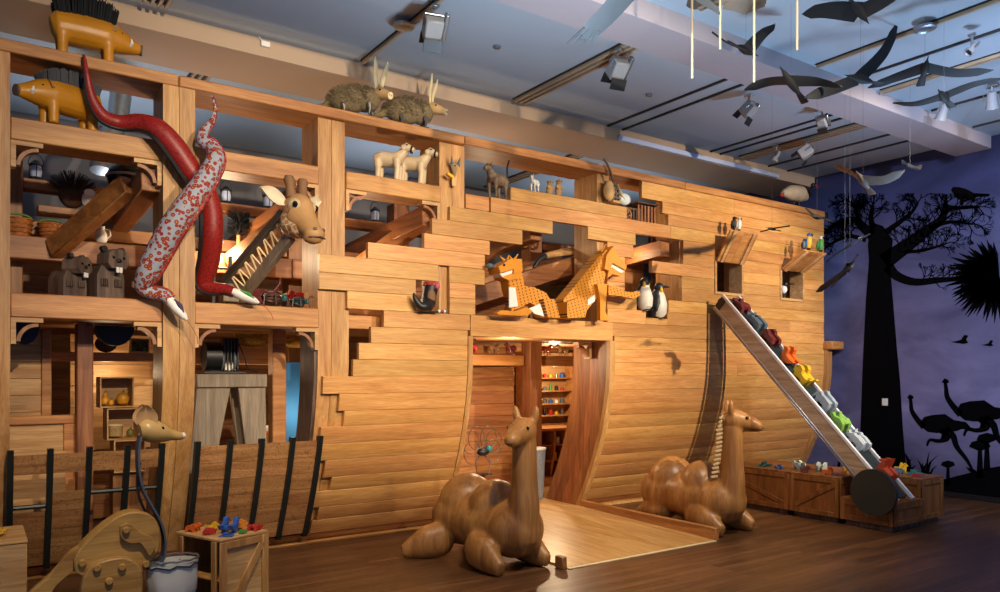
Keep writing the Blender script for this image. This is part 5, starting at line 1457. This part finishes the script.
# dark blue tarpaulin half-round and jars above the inner rail
M_TARP = plain('dark_blue_canvas', '#16304a', .6)
for px, w_, lab in ((24, .20, 'dark blue canvas bundle under the rail, next to the pale partition'), (111, .30, 'dark blue canvas bundle under the rail, near the striped crate of fruit')):
    p = atY(px, 345, 7.5); o = MB().prism([(w_/2*math.cos(PI+PI*k/12), .17*math.sin(PI+PI*k/12)) for k in range(13)], 7.24, 7.40, lambda a, b, q: (p.x+a, q, 2.02+b)); tag(obj('canvas_bundle', o, M_TARP, None, center=True), lab, 'bundle', 'canvas bundles under the lower rail')
a = atY(139, 352, 7.56); t = cubby('little crate of dark red fruit on the inner rail', a.x, 7.51, 1.801, .16, .13, .12, 'fruit_crate')
for k in range(6):
    tag(obj('fruit', MB().ell((a.x-.045+.045*(k % 3), 7.55+.0, 1.836+.042*(k//3)), .02, 10, 7), MAROON if k % 2 else GREEN, None, center=True), '%s fruit in the %s row of the little crate, %s' % ('dark red' if k % 2 else 'green', ('bottom', 'top')[k//3], ('by the inner post side', 'in the middle', 'by the doubled post side')[k % 3]), 'fruit', 'fruit in the little crate')
# pedestal table with the black machine, straw, blue door panel
t = thing('tall_stand', 'tall grey wooden stand with splayed plank legs inside the second bay', 'stand', (1.9, 7.25, 0))
a, b_ = atY(197, 374, 7.09), atY(267, 387, 7.09)
obj('top', MB().cbox((a.x, 7.08, b_.z), (b_.x, 7.46, a.z), .006), W_GREY, t, True)
for (x0, x1, x2, x3) in ((197, 230, 197, 181), (238, 265, 268, 258)):
    P = [(atY(q, 388, 7.12).x, b_.z-.001) for q in (x0, x1)]+[(atY(q, 388, 7.12).x, .001) for q in (x2, x3)]
    obj('leg', MB().prism(P, 7.11, 7.17, lambda c, d, q: (c, q, d)), W_GREY, t, True); obj('leg', MB().prism(P, 7.38, 7.44, lambda c, d, q: (c, q, d)), W_GREY, t, True)
zt = a.z
p = atY(224, 372, 7.25)
t = thing('bellows_machine', 'black machine with spoked wheels and slatted hood on the tall stand', 'machine', (p.x, 7.25, zt+.002))
obj('base', MB().cbox((-.2, -.1, 0), (.18, .1, .025), .004), BLACK, t)
for x in (-.03, .08): obj('wheel', MB().tube([(x, .08*math.cos(2*PI*k/20), .12+.085*math.sin(2*PI*k/20)) for k in range(21)], .014, 6), SLATE, t)
obj('drum', MB().cyl((-.18, 0, .16), (-.04, 0, .16), .13, 20), BLACK, t)
for k in range(5): obj('slat', MB().cbox((-.02+.03*k, -.07, .03), (-.005+.03*k, .06, .33), .003), BLACK, t)
obj('cable', MB().tube(spline([(.12, -.05, .28), (.16, -.09, .16), (.2, -.05, .06), (.26, -.04, .03), (.3, -.02, .02)], 4), .006, 6), BLACK, t)
obj('axle', MB().cyl((-.18, 0, .12), (.14, 0, .12), .012, 8), STEEL, t)
M_STRAW = plain('straw', '#b8943c', .8, 0, .4, 60, 1)
for px, lab in ((252, 'pile of golden straw on the rear rail behind the black machine'), (296, 'pile of golden straw on the rear rail above the blue panel')):
    p = atY(px, 350, 7.56); r_ = random.Random(px); q = MB().ell((0, 0, .062), (.16, .055, .055), 14, 8)
    for i in range(260):
        c = Vector((r_.uniform(-.16, .16), r_.uniform(-.05, .05), r_.uniform(.042, .12))); d = Vector((r_.uniform(-1, 1), r_.uniform(-1, 1), r_.uniform(-.3, .3))).normalized()*.045
        q.tube([c-d, c+d], .003, 3)
    q.v = [v+Vector((p.x, 7.56, 1.870)) for v in q.v]
    o = obj('straw_pile', q, M_STRAW, None, center=True); tag(o, lab, 'straw'); o['kind'] = 'stuff'
a, b_ = atY(289, 362, 7.55), atY(311, 450, 7.55)
t = thing('blue_panel', 'bright blue panel standing upright behind the red inner post', 'panel', ((a.x+b_.x)/2, 7.7, 0))
obj('board', MB().cbox((a.x, 7.66, 0), (b_.x+.25, 7.69, a.z), .012), plain('bright_blue_laminate', '#2f7fc8', .75, 0, .03), t, True); obj('edge_band', MB().cbox((a.x-.012, 7.655, 0), (a.x-.001, 7.695, a.z-.02), .002), BLUE, t, True)
obj('post_shade_board', MB().prism([(prof(.1+1.9*k/12)+.07, .1+1.9*k/12) for k in range(13)]+[(prof(.1+1.9*k/12)+.42, .1+1.9*k/12) for k in range(12, -1, -1)], 2.478, 2.504, lambda a, b, q: (q, a, b)), W_DARK, ARK, True, True)  # dark board added over the post side to paint in its shade
p = atY(268, 440, 7.5); t = thing('white_duck', 'small white toy duck with orange bill by the red inner post', 'toy', (p.x, 7.54, .0)); obj('stand', MB().cbox((-.07, -.06, 0), (.07, .06, .998), .006), W_PALE, t); obj('body', MB().ell((0, 0, 1.05), (.09, .05, .05), 12, 8), WHITE, t); obj('head', MB().ell((-.06, 0, 1.11), .035, 10, 7), WHITE, t); obj('bill', MB().ell((-.02, -.04, 1.03), (.04, .02, .015), 8, 5), ORANGE, t)
# small goods standing on the rear rail of the upper bays
def jug(label, x, s, mat, z=2.802):
    t = thing('jug', label, 'jug', (x, 7.82, z), 0, 'jugs on the rear rail')
    obj('vessel', MB().lathe([(0, 0), (.05*s, 0), (.075*s, .06*s), (.07*s, .13*s), (.035*s, .19*s), (.045*s, .23*s), (.035*s, .23*s), (0, .2*s)], 16), mat, t)
    obj('handle', MB().tube([(.04*s, 0, .2*s), (.10*s, 0, .19*s), (.11*s, 0, .12*s), (.07*s, 0, .08*s)], .008*s, 6), mat, t)
jug('bright steel jug beside the wicker baskets', .75, .9, STEEL)
jug('white enamel jug between the rear rail and the red snake', .955, .7, WHITE)
jug('slate grey jug behind the step frame', 1.93, 1.0, SLATE)
jug('dark red jug behind the giraffe neck', 2.57, .7, MAROON)
def lantern(label, px, z=3.361):
    x = atY(px, 180, 8.05).x
    t = thing('lantern', label, 'lantern', (x, 8.05, z), 0, 'dark lanterns on the top rear rail')
    obj('base', MB().lathe([(0, 0), (.07, 0), (.06, .025), (0, .025)], 14), BLACK, t); obj('glass', MB().lathe([(.04, .026), (.05, .08), (.04, .13), (0, .13), (0, .026)], 14), M_BLUELIT_GLASS, t); obj('cap', MB().lathe([(.055, .131), (.06, .14), (.02, .18), (0, .18)], 14), BLACK, t)
    obj('bail', MB().tube([(.06*math.cos(PI*k/10), 0, .14+.1*math.sin(PI*k/10)) for k in range(11)], .004, 5), BLACK, t)
    for k in range(4): obj('guard', MB().cyl((.052*math.cos(PI*k/2), .052*math.sin(PI*k/2), .02), (.052*math.cos(PI*k/2), .052*math.sin(PI*k/2), .14), .004, 5), BLACK, t)
lantern('dark lantern on the top rear rail, behind the floral snake tail', 226); lantern('dark lantern on the top rear rail, behind the giraffe horns', 268); lantern('dark lantern on the top rear rail, over the wicker baskets', 36); lantern('dark lantern on the top rear rail, behind the leather animals', 375)
t = thing('hand_brush', 'tall black round brush standing behind the giraffe ear', 'brush', (2.19, 7.82, 2.802))
obj('handle', MB().cyl((0, 0, 0), (0, 0, .22), .02, 10), W_PALE, t)
q = MB(); r_ = random.Random(6)
for i in range(260):
    a = r_.uniform(0, 2*PI); z = r_.uniform(.2, .42); q.tube([(0, 0, z), (.11*math.cos(a), .11*math.sin(a), z+.04)], [.005, .003], 3)
o = obj('bristles', q, BLACK, t); o['kind'] = 'stuff'
# red feathered birds and blue ladder frame near the giraffe
for px, py, lab in ((303, 288, 'scarlet feathered bird behind the wire beetles'), (259, 286, 'dark red plush bird behind the wire beetles')):
    p = atY(px, py, 7.1); t = thing('red_bird', lab, 'bird sculpture', (p.x, 7.1, 2.071))
    mt = plain('scarlet_feather', '#c8281c', .7, 0, .3, 30) if px > 290 else plain('dark_red_plush', '#6d1f22', .8, 0, .4, 30)
    obj('body', MB().ell((0, 0, .26), (.13, .06, .07), 14, 8), mt, t); obj('head', MB().ell((-.12, -.02, .30), .045, 10, 7), mt, t); obj('beak', MB().tube([(-.15, -.03, .30), (-.21, -.04, .29)], [.015, .003], 6), YELLOW, t)
    for k in range(6): obj('feather', MB().tube([(.05+.01*k, 0, .27), (.14+.012*k, .0, .24+.03*k), (.2, 0, .2+.05*k)], [.012, .02, .004], 6, True, .4), mt, t)
    for y in (-.03, .03): obj('leg', MB().cyl((0, y, 0), (0, y, .21), .008, 6), BLACK, t)
t = thing('step_ladder', 'blue-grey steel step frame behind the red snake', 'ladder', (1.75, 7.14, 2.072))
x0, x1 = atY(219, 260, 6.95).x-1.75, atY(236, 260, 6.95).x-1.75
for x in (x0, x1): obj('rail', MB().cbox((x-.015, -.015, 0), (x+.015, .015, .62), .004), SLATE, t)
for z in (.1, .3, .5): obj('rung', MB().cyl((x0+.0151, 0, z), (x1-.0151, 0, z), .012, 8), STEEL, t)
# reddish goods on the upper inner floor seen through the hull gaps
for i, (x, y, z, mt, lab) in enumerate([(5.0, 7.6, 2.071, RED, 'red ball garland string hung on the braces inside the big gap'),]):
    t = thing('bead_garland', lab, 'garland', (x, 7.12, 2.5))
    for k in range(14): obj('bead', MB().ell((-.25+.05*k, 0, .012*k+.0), .027, 8, 6), (RED, YELLOW, BLACK)[k % 3], t)
    obj('cord', MB().bar((-.3, 0, -.015), (.45, 0, .17), .008, .008), BLACK, t)
p = atY(545, 262, 6.9); t = thing('carved_tusk', 'pale curved wooden horn with black tip inside the big gap', 'horn', (p.x, 6.9, p.z))
obj('horn', MB().tube(spline([atY(585, 250, 7.0)-p, atY(565, 252, 6.95)-p, atY(545, 256, 6.9)-p], 5), lerps([.05, .045, .035], 11), 12), W_PALE, t); obj('tip', MB().tube(spline([atY(545, 256, 6.9)-p, atY(538, 261, 6.88)-p, atY(534, 268, 6.86)-p], 4), lerps([.036, .03, .012], 9), 10), BLACK, t)
obj('bracket', MB().bar(atY(583, 252, 7.02)-p, Vector((5.85, 7.0, atY(583, 252, 7.02).z))-p, .06, .06, .004), W_INZ, t)

# ------------------------------------------------------------------ inside the doorway
t = thing('wall_shelf', 'tall shelf of narrow boards on the rear wall, holding small jars', 'shelf', (7.15, 9.25, 0))
SX0, SX1 = 6.78, 7.75
obj('back', MB().cbox((SX0, 9.36, .85), (SX1, 9.385, 1.95), .004), W_PALE, t, True)
for x in (SX0, SX1-.03): obj('upright', MB().cbox((x, 9.18, .85), (x+.03, 9.358, 1.95), .004), W_RAIL, t, True)
SZ = [.98, 1.16, 1.36, 1.56]
for z in SZ: obj('shelf_board', MB().cbox((SX0+.031, 9.19, z-.02), (SX1-.031, 9.358, z), .003), W_RAIL, t, True)
obj('foot', MB().cbox((SX0, 9.2, .032), (SX1, 9.38, .849), .004), W_INZ, t, True)
cols = [WHITE, SLATE, GREEN, BLACK, RED, YELLOW, STEEL, BLUE]
cn = ['white', 'slate grey', 'green', 'black', 'red', 'yellow', 'steel', 'blue']
r_ = random.Random(9)
for i, z in enumerate(SZ):
    for k in range(7):
        c = (i*3+k) % 8; x = SX0+.12+k*.115; h = r_.uniform(.05, .11); r0 = r_.uniform(.022, .04)
        o = obj('jar', MB().lathe([(0, 0), (r0, 0), (r0, h*.7), (r0*.6, h*.85), (r0*.6, h), (0, h)], 10, T(x, 9.27, z+.0015)), cols[c], None, center=True)
        tag(o, 'small %s jar on the %s board of the rear shelf' % (cn[c], ('lowest', 'second lowest', 'second highest', 'highest')[i]), 'jar', 'jars on the rear shelf')
t = thing('cubby_counter', 'counter with curved divider cubbies inside the doorway', 'counter', (6.75, 8.75, 0))
obj('top', MB().cbox((6.2, 8.5, .80), (7.4, 9.05, .84), .005), W_RAIL, t, True); obj('back', MB().cbox((6.2, 9.0, .15), (7.4, 9.04, .799), .004), W_INX, t, True); obj('base', MB().cbox((6.15, 8.45, .031), (7.4, 9.05, .15), .005), W_RAMP, t, True)
for k in range(5):
    x = 6.3+.26*k; obj('divider', MB().prism([(8.5, .79), (8.52, .5), (8.6, .16), (8.98, .16), (8.98, .79)], x, x+.03, lambda a, b, q: (q, a, b)), W_RAIL, t, True)
for z in (.36, .58):
    for k in range(4): obj('cubby_board', MB().cbox((6.331+.26*k, 8.56, z), (6.559+.26*k, 8.99, z+.015), .003), W_RAIL, t, True)
for k in range(8):
    x = 6.40+.26*(k//2); z = (.3755, .5955)[k % 2]
    o = obj('tin', MB().lathe([(0, 0), (.035, 0), (.035, .09), (.03, .1), (0, .1)], 10, T(x+.05*(k % 3-.5), 8.66, z+.001)), cols[(k*3+1) % 8], None, center=True)
    tag(o, '%s tin in the counter cubbies' % cn[(k*3+1) % 8], 'tin', 'tins in the counter cubbies')
t = thing('glass_tank', 'clear plastic bin standing beside the cubby counter', 'bin', (5.95, 8.0, .032))
m, n, l, b = nt('clear_plastic'); b.inputs['Base Color'].default_value = (.75, .85, .95, 1); b.inputs['Transmission Weight'].default_value = .75; b.inputs['Roughness'].default_value = .15
obj('wall', MB().lathe([(.13, 0), (.16, .62), (.155, .62), (.125, .01), (0, .01), (0, 0)], 20, T(-.08, -.25, 0)), m, t)
obj('lid', MB().lathe([(0, .621), (.165, .621), (.165, .64), (0, .64)], 20, T(-.08, -.25, 0)), WHITE, t)
# row of animals on the inner beam over the doorway
g_ = 'animals on the inner beam above the doorway'
for i, (x, mt, lab, s) in enumerate([(4.85, BLACK, 'black animal on the inner beam above the doorway', .24), (5.15, RED, 'red animal on the inner beam above the doorway', .26), (5.5, M_HORN, 'brown animal on the inner beam above the doorway', .24), (5.78, MAROON, 'maroon animal on the inner beam above the doorway', .2), (6.35, ORANGE, 'orange animal on the inner beam beyond the rear post', .28), (6.65, M_EARL, 'tan animal on the inner beam beyond the rear post', .24), (6.95, plain('deep_orange', '#c9501a', .6), 'deep orange animal on the inner beam beyond the rear post', .26)]):
    quad('beam_animal', lab, (x, 8.1, 1.861), (20, 190)[i % 2], s, .165, mt, None, 'up', False, g_, vox=.012, legr=.014)
# wire insect on the left of the doorway
p = atY(483, 452, 7.2); t = thing('wire_insect', 'big wire insect with hoop wings perched inside the doorway', 'insect sculpture', (p.x, 7.2, p.z-.25))
obj('body', MB().ell((0, 0, .25), (.08, .05, .045), 12, 8), BLACK, t); obj('thorax', MB().ell((.08, 0, .28), (.04, .04, .04), 10, 7), TEAL, t)
for sx in (-1, 1):
    for a in (30, 75, 120): 
        C = Vector((sx*.16*math.cos(math.radians(a-60)), 0, .25+.16*math.sin(math.radians(a-30))))
        obj('hoop_wing', MB().tube([C+Vector((.11*math.cos(2*PI*k/18), .01, .13*math.sin(2*PI*k/18))) for k in range(19)], .004, 5), M_TRUSS, t)
    obj('leg', MB().tube([(sx*.04, 0, .24), (sx*.1, 0, .14), (sx*.08, 0, 0)], .006, 5), STEEL, t)
obj('mount', MB().bar((0, 0, .0), (0, 0, -(p.z-.25)+.031), .03, .03), BLACK, t)
obj('foot_plate', MB().cbox((-.1, -.06, -.01), (.1, .06, 0), .003), BLACK, t)

# ------------------------------------------------------------------ hanging birds
def flyer(label, body_px, head_px, w1, w2, t_, mat, span_pts=None, r=.035, chord=.10, mat2=None):
    """bird hung from the ceiling: body from tail to head, two wing tips; given as photo points with a distance"""
    tail, head = body_px
    A = atD(tail[0], tail[1], t_); B = atD(head[0], head[1], t_-.12)
    c = (A+B)/2
    th = thing('hanging_bird', label, 'hanging bird', c, 0, 'birds hung below the ceiling')
    d = (B-A); L = d.length; d.normalize()
    S = [A, A+d*L*.25, A+d*L*.5, A+d*L*.75, B]
    obj('body', MB().tube(S, [r*.35, r*.8, r, r*.75, r*.35], 12), mat, th, True)
    obj('beak', MB().tube([B, B+d*.05], [r*.3, .002], 6), mat, th, True)
    for (wx, wy, mx, my), dt in ((w1, .25), (w2, -.25)):
        M0 = A+d*L*.58; M1 = atD(mx, my, t_+dt*.5); M2 = atD(wx, wy, t_+dt)
        P = spline([M0, M1, M2], 6); n_ = len(P); vs = []
        for i, p in enumerate(P):
            f = i/(n_-1); ch = chord*(1-.25*f) if f < .75 else chord*(.81-.78*(f-.75)/.25)
            tg = (P[min(i+1, n_-1)]-P[max(i-1, 0)]).normalized()
            cd_ = (d-tg*d.dot(tg)).normalized(); up = tg.cross(cd_)*.007
            for q in (cd_*ch*.5+up*.3, cd_*ch*.15+up, -cd_*ch*.5, cd_*ch*.15-up): vs.append(p+q)
        fs = [(0, 1, 2, 3), tuple(4*(n_-1)+k for k in (3, 2, 1, 0))]
        for i in range(n_-1):
            for k in range(4): fs.append((4*i+k, 4*i+(k+1) % 4, 4*i+4+(k+1) % 4, 4*i+4+k))
        obj('wing', MB().add(vs, fs), mat2 or mat, th, True, angle=50)
    if 'gull' in label and 'tip feathers' in label:
        P0 = atD(w1[0], w1[1], t_+.25); wd_ = (P0-(A+d*L*.58)).normalized()
        for k in range(4):
            q0 = P0-wd_*.10+d*(.05-.04*k)
            obj('tip_feather', MB().tube([q0, q0+wd_*.07+d*(.006-.008*k), q0+wd_*(.15-.012*k)+d*(.02-.02*k)], [.012, .012, .004], 6, True, .5), mat, th, True)
    ta = A-d*.02
    obj('tail', MB().tube([A+d*.04, A-d*.05, A-d*.10], [r*.5, r*.9, r*1.0], 8, True, .2), mat, th, True)
    obj('wire', MB().tube([c, Vector((c.x, c.y, ZC-.001))], .0009, 4), M_TRUSS, th, True)
M_CROW = plain('black_brown_cutout', '#0f0b09', .7, 0, .2, 6); M_GULL = plain('slate_gull', '#454d54', .6, 0, .1, 6); M_DUN = plain('dun_brown_feather', '#6b5a4a', .7, 0, .2, 8); M_GRB = plain('grey_black_feather', '#191c20', .7, 0, .2, 8)
flyer('broad black bird with bowed wings hung by the pale rods, high above the rest', ((852, 2), (866, 20)), None, (802, 14, 828, 10), (905, -14, 880, 2), 5.6, M_CROW, chord=.16)
flyer('black-brown bird gliding with level wings across the soffit', ((799, 94), (783, 71)), None, (744, 90, 768, 82), (842, 87, 820, 82), 6.2, M_CROW, chord=.10)
flyer('black-brown bird with one wing raised toward the pale rods', ((738, 46), (754, 54)), None, (775, 24, 760, 36), (712, 32, 726, 42), 6.0, M_CROW, chord=.12)
flyer('pale-bodied bird with one wing swept straight up', ((872, 82), (849, 76)), None, (898, 22, 884, 52), (804, 98, 835, 88), 6.3, M_GRB, chord=.11, mat2=M_GRB)
flyer('grey soaring bird with long level wings under the double track', ((923, 76), (927, 61)), None, (868, 88, 895, 78), (994, 70, 958, 73), 6.4, M_GRB, chord=.10)
flyer('black bird with long narrow wings by the white cylinder lamps', ((948, 102), (940, 92)), None, (893, 103, 916, 104), (1005, 78, 975, 84), 6.3, M_CROW, chord=.10)
flyer('dun brown bird diving in front of the mural sky', ((868, 188), (858, 174)), None, (834, 167, 846, 170), (905, 170, 884, 180), 6.85, M_DUN, chord=.13)
flyer('small black bird beside the dun brown one', ((914, 168), (906, 164)), None, (922, 165, 918, 168), (902, 160, 905, 164), 7.4, M_CROW, chord=.05, r=.02)
flyer('big slate gull whose wing tip feathers spread over the soffit', ((660, -22), (628, -30)), None, (580, 40, 610, 12), (720, 14, 690, -8), 5.0, M_GULL, chord=.20)
flyer('dark brown bird with drooping wing high behind the pale rods', ((712, 4), (735, -6)), None, (690, -4, 700, 2), (765, 6, 750, 4), 5.4, M_DUN, chord=.16)
flyer('small black bird hovering before the hull by the macaws', ((822, 218), (812, 216)), None, (806, 208, 810, 212), (834, 222, 828, 220), 7.6, M_CROW, chord=.08, r=.025)
flyer('thin-winged black bird hovering before the hatch lid', ((776, 230), (768, 228)), None, (760, 232, 764, 231), (790, 226, 783, 227), 7.8, M_CROW, chord=.04, r=.015)
flyer('black bird with outspread feathers before the mural edge', ((838, 280), (852, 264)), None, (816, 292, 828, 284), (858, 254, 852, 262), 7.8, M_CROW, chord=.09, r=.02)
flyer('pale blue-grey bird gliding before the baobab branches', ((842, 250), (858, 240)), None, (826, 262, 834, 256), (870, 234, 862, 238), 7.5, M_GULL, chord=.07, r=.02)
# crane with red beak standing on the far end of the hull
p = atY(800, 190, 6.6)
t = thing('crane_figure', 'cream crane with black head and red beak on the hull top at the mural end', 'crane figure', (9.72, 6.6, 3.981))
obj('body', MB().tube(spline([(-.28, 0, .20), (-.1, 0, .23), (.12, 0, .24), (.3, 0, .2)], 4), lerps([.03, .11, .12, .03], 13), 14), plain('cream_feather', '#cdb592', .7, 0, .12, 8), t)
obj('neck', MB().tube(spline([(.24, 0, .22), (.34, -.02, .26), (.36, -.02, .34), (.42, -.02, .40)], 5), lerps([.05, .03, .022, .025], 16), 10), BLACK, t); obj('head', MB().ell((.43, -.02, .41), (.045, .035, .035), 10, 7), BLACK, t)
obj('cheek', MB().ell((.45, -.045, .405), .018, 8, 5), RED, t); obj('beak', MB().tube([(.46, -.02, .41), (.56, -.02, .39)], [.014, .003], 6), RED, t); obj('tail_tuft', MB().ell((-.3, 0, .17), (.035, .03, .03), 8, 5), RED, t)
for y in (-.04, .04): obj('leg', MB().cyl((.05, y, 0), (.05, y, .16), .009, 6), W_DARK, t)

# ------------------------------------------------------------------ pale rods hung from the ceiling
for px, y1, lab in ((692, 78, 'thin pale rod hanging beside the gull'), (720, 49, 'short thin pale rod hanging near the raised-wing bird'), (754, 82, 'thin pale rod hanging in front of the raised-wing bird'), (797, 50, 'thin pale rod hanging next to the broad black bird')):
    p = atD(px, y1, 5.0); tag(obj('hanging_rod', MB().tube([p, Vector((p.x, p.y, ZC-.001))], .0075, 10), plain('rod_tan', '#c9b48c', .6), None, center=True), lab, 'rod', 'pale rods hung from the ceiling')

# ------------------------------------------------------------------ track lamps in view
M_LAMP = plain('lamp_grey_paint', '#8f9092', .5, 0, .05)
def tracklamp(label, X, Y, aim, s=1.0, kind='barn', drop=.10):
    t = thing('track_lamp', label, 'track lamp', (X, Y, ZC-.042), 0, 'track lamps')
    obj('adapter', MB().cbox((-.03*s, -.06*s, -.02), (.03*s, .06*s, .0), .004), STEEL, t)
    obj('stem', MB().cyl((0, 0, -.02), (0, 0, -drop), .012, 8), STEEL, t)
    M = T(0, 0, -drop-.06*s) @ Vector(aim).to_track_quat('-Z', 'Y').to_matrix().to_4x4()
    obj('housing', MB().cbox((-.075*s, -.075*s, -.10*s), (.075*s, .075*s, .08*s), .012, M) if kind == 'barn' else MB().lathe([(0, .11*s), (.05*s, .10*s), (.06*s, -.02*s), (.075*s, -.10*s), (.065*s, -.10*s), (.03*s, .0), (0, .0)], 18, M), M_LAMP, t)
    if kind == 'barn':
        for k, (a, b_) in enumerate((((-.085, -.1), (-.06, -.13)), ((.06, -.13), (.085, -.1)))):
            obj('barn_door', MB().cbox((-.08*s, (a[0])*s, -.19*s), (.08*s, (a[0]+.008)*s, -.09*s), .002, M @ R(-20 if k == 0 else 0, 0, 0)), BLACK, t)
        obj('lens', MB().cbox((-.06*s, -.06*s, -.106*s), (.06*s, .06*s, -.1*s), .002, M), BLACK, t)
        obj('ballast', MB().cbox((.085*s, -.03*s, -.10*s), (.12*s, .03*s, .12*s), .006, M), STEEL, t)
    obj('yoke', MB().tube([M @ Vector((-.085*s, 0, 0)), M @ Vector((-.085*s, 0, .1*s)), M @ Vector((.085*s, 0, .1*s)), M @ Vector((.085*s, 0, 0))], .007, 6), STEEL, t)
def onceil(px, py): p = atZ(px, py, ZC-.15); return p.x, p.y
for px, py, lab, aim, s, kd in [(433, 20, 'barn-door track lamp nearest the round ceiling ring', (.3, 1, -.8), 1.3, 'barn'), (618, 62, 'barn-door track lamp under the triple rail track', (.2, 1, -.9), 1.3, 'barn'), (749, 105, 'barn-door track lamp below the gliding black bird', (-.3, 1, -.8), 1.1, 'barn'),
        (822, 118, 'white box track lamp tilted beside the soffit', (.8, .2, -.5), .9, 'barn'), (806, 148, 'barn-door track lamp above the crane', (-.5, .8, -.6), 1.2, 'barn'), (776, 154, 'small white cylinder track lamp beside the one above the crane', (-.3, .3, -1), .9, 'can'),
        (943, 108, 'white cylinder track lamp below the black narrow-winged bird', (.2, .5, -1), 1.1, 'can'), (992, 96, 'brass and white cylinder track lamp over the mural', (.6, .2, -1), 1.1, 'can'), (972, 46, 'small grey spotlight on the double ceiling track', (-.5, .3, -.6), .7, 'can')]:
    x, y = onceil(px, py); tracklamp(lab, x, y, aim, s*.75, kd)
for px, py, lab in ((925, 22, 'round recessed ceiling lamp with chrome ring by the single track'), (404, 20, 'round ceiling ring beside the barn-door lamp'), (497, 46, 'small round smoke sensor on the ceiling'), (649, 94, 'small tan round sensor on the ceiling')):
    p = atZ(px, py, ZC); s = .09 if 'ring' in lab else .035
    t = thing('ceiling_fitting', lab, 'ceiling fitting', (p.x, p.y, ZC-.062 if s > .08 else ZC-.02)); obj('ring', MB().lathe([(s*.6, .019), (s, .019), (s, .0), (s*.75, -.006), (s*.6, 0)], 20), STEEL, t); obj('face', MB().lathe([(0, .018), (s*.59, .018), (s*.59, .006), (0, .004)], 20), WHITE, t)
p = atY(265, 44, 6.77); t = thing('junction_box', 'small white box with a cable on the ceiling beam', 'box', (p.x, 6.765, p.z-.03)); obj('cover', MB().cbox((-.04, -.02, 0), (.04, .009, .05), .004), WHITE, t); obj('cable', MB().tube([(-.03, -.005, .05), (-.07, -.004, .09), (-.06, -.004, .12)], .005, 6), WHITE, t)
p = atY(810, 228, 6.4)

# ------------------------------------------------------------------ small warm lamps inside the ark
for x, y, z, pw in ((.5, 7.75, 2.75, 26), (2.0, 7.6, 2.8, 26), (3.3, 7.3, 2.7, 14), (5.0, 7.6, 3.2, 24), (6.7, 6.95, 3.1, 8), (1.0, 7.75, 1.6, 4), (1.9, 7.58, 1.65, 6), (5.2, 7.3, 1.8, 34), (6.9, 8.6, 1.7, 45), (2.7, 7.4, 1.2, 6)):
    point('deck_lamp', (x, y, z), pw, (1.0, .74, .46), .06)

# cool fill lights added behind the ark to brighten the rear ceiling
for x in (1.2, 4.6, 8.0):
    spot('rear_fill', (x, 8.9, 3.3), (x, 8.7, 4.6), 45, (.80, .88, 1.0), 140, .7, .12)

# ------------------------------------------------------------------ small features belong to the head (or body) that carries them
FEAT = {'eye', 'eyes', 'ear', 'mouth', 'nostril', 'nose', 'snout', 'snout_disc', 'beak', 'bill', 'tusk', 'tooth', 'cheek', 'cheek_patch', 'head_patch', 'tongue', 'horn', 'eye_patch', 'feeler', 'nose_band', 'lens', 'barn_door', 'ear_prong', 'jug_beak'}
for th in [o for o in COL.objects if o.parent is None and o.get('category')]:
    kids = {}
    for c in th.children: kids.setdefault(c.name.split('.')[0], []).append(c)
    host = (kids.get('head') or kids.get('housing') or kids.get('body') or [None])[0]
    if host is None or th.name.startswith('toy_animal'): continue
    for nm, L in kids.items():
        if nm in FEAT:
            for c in L:
                if c is not host: c.parent = host
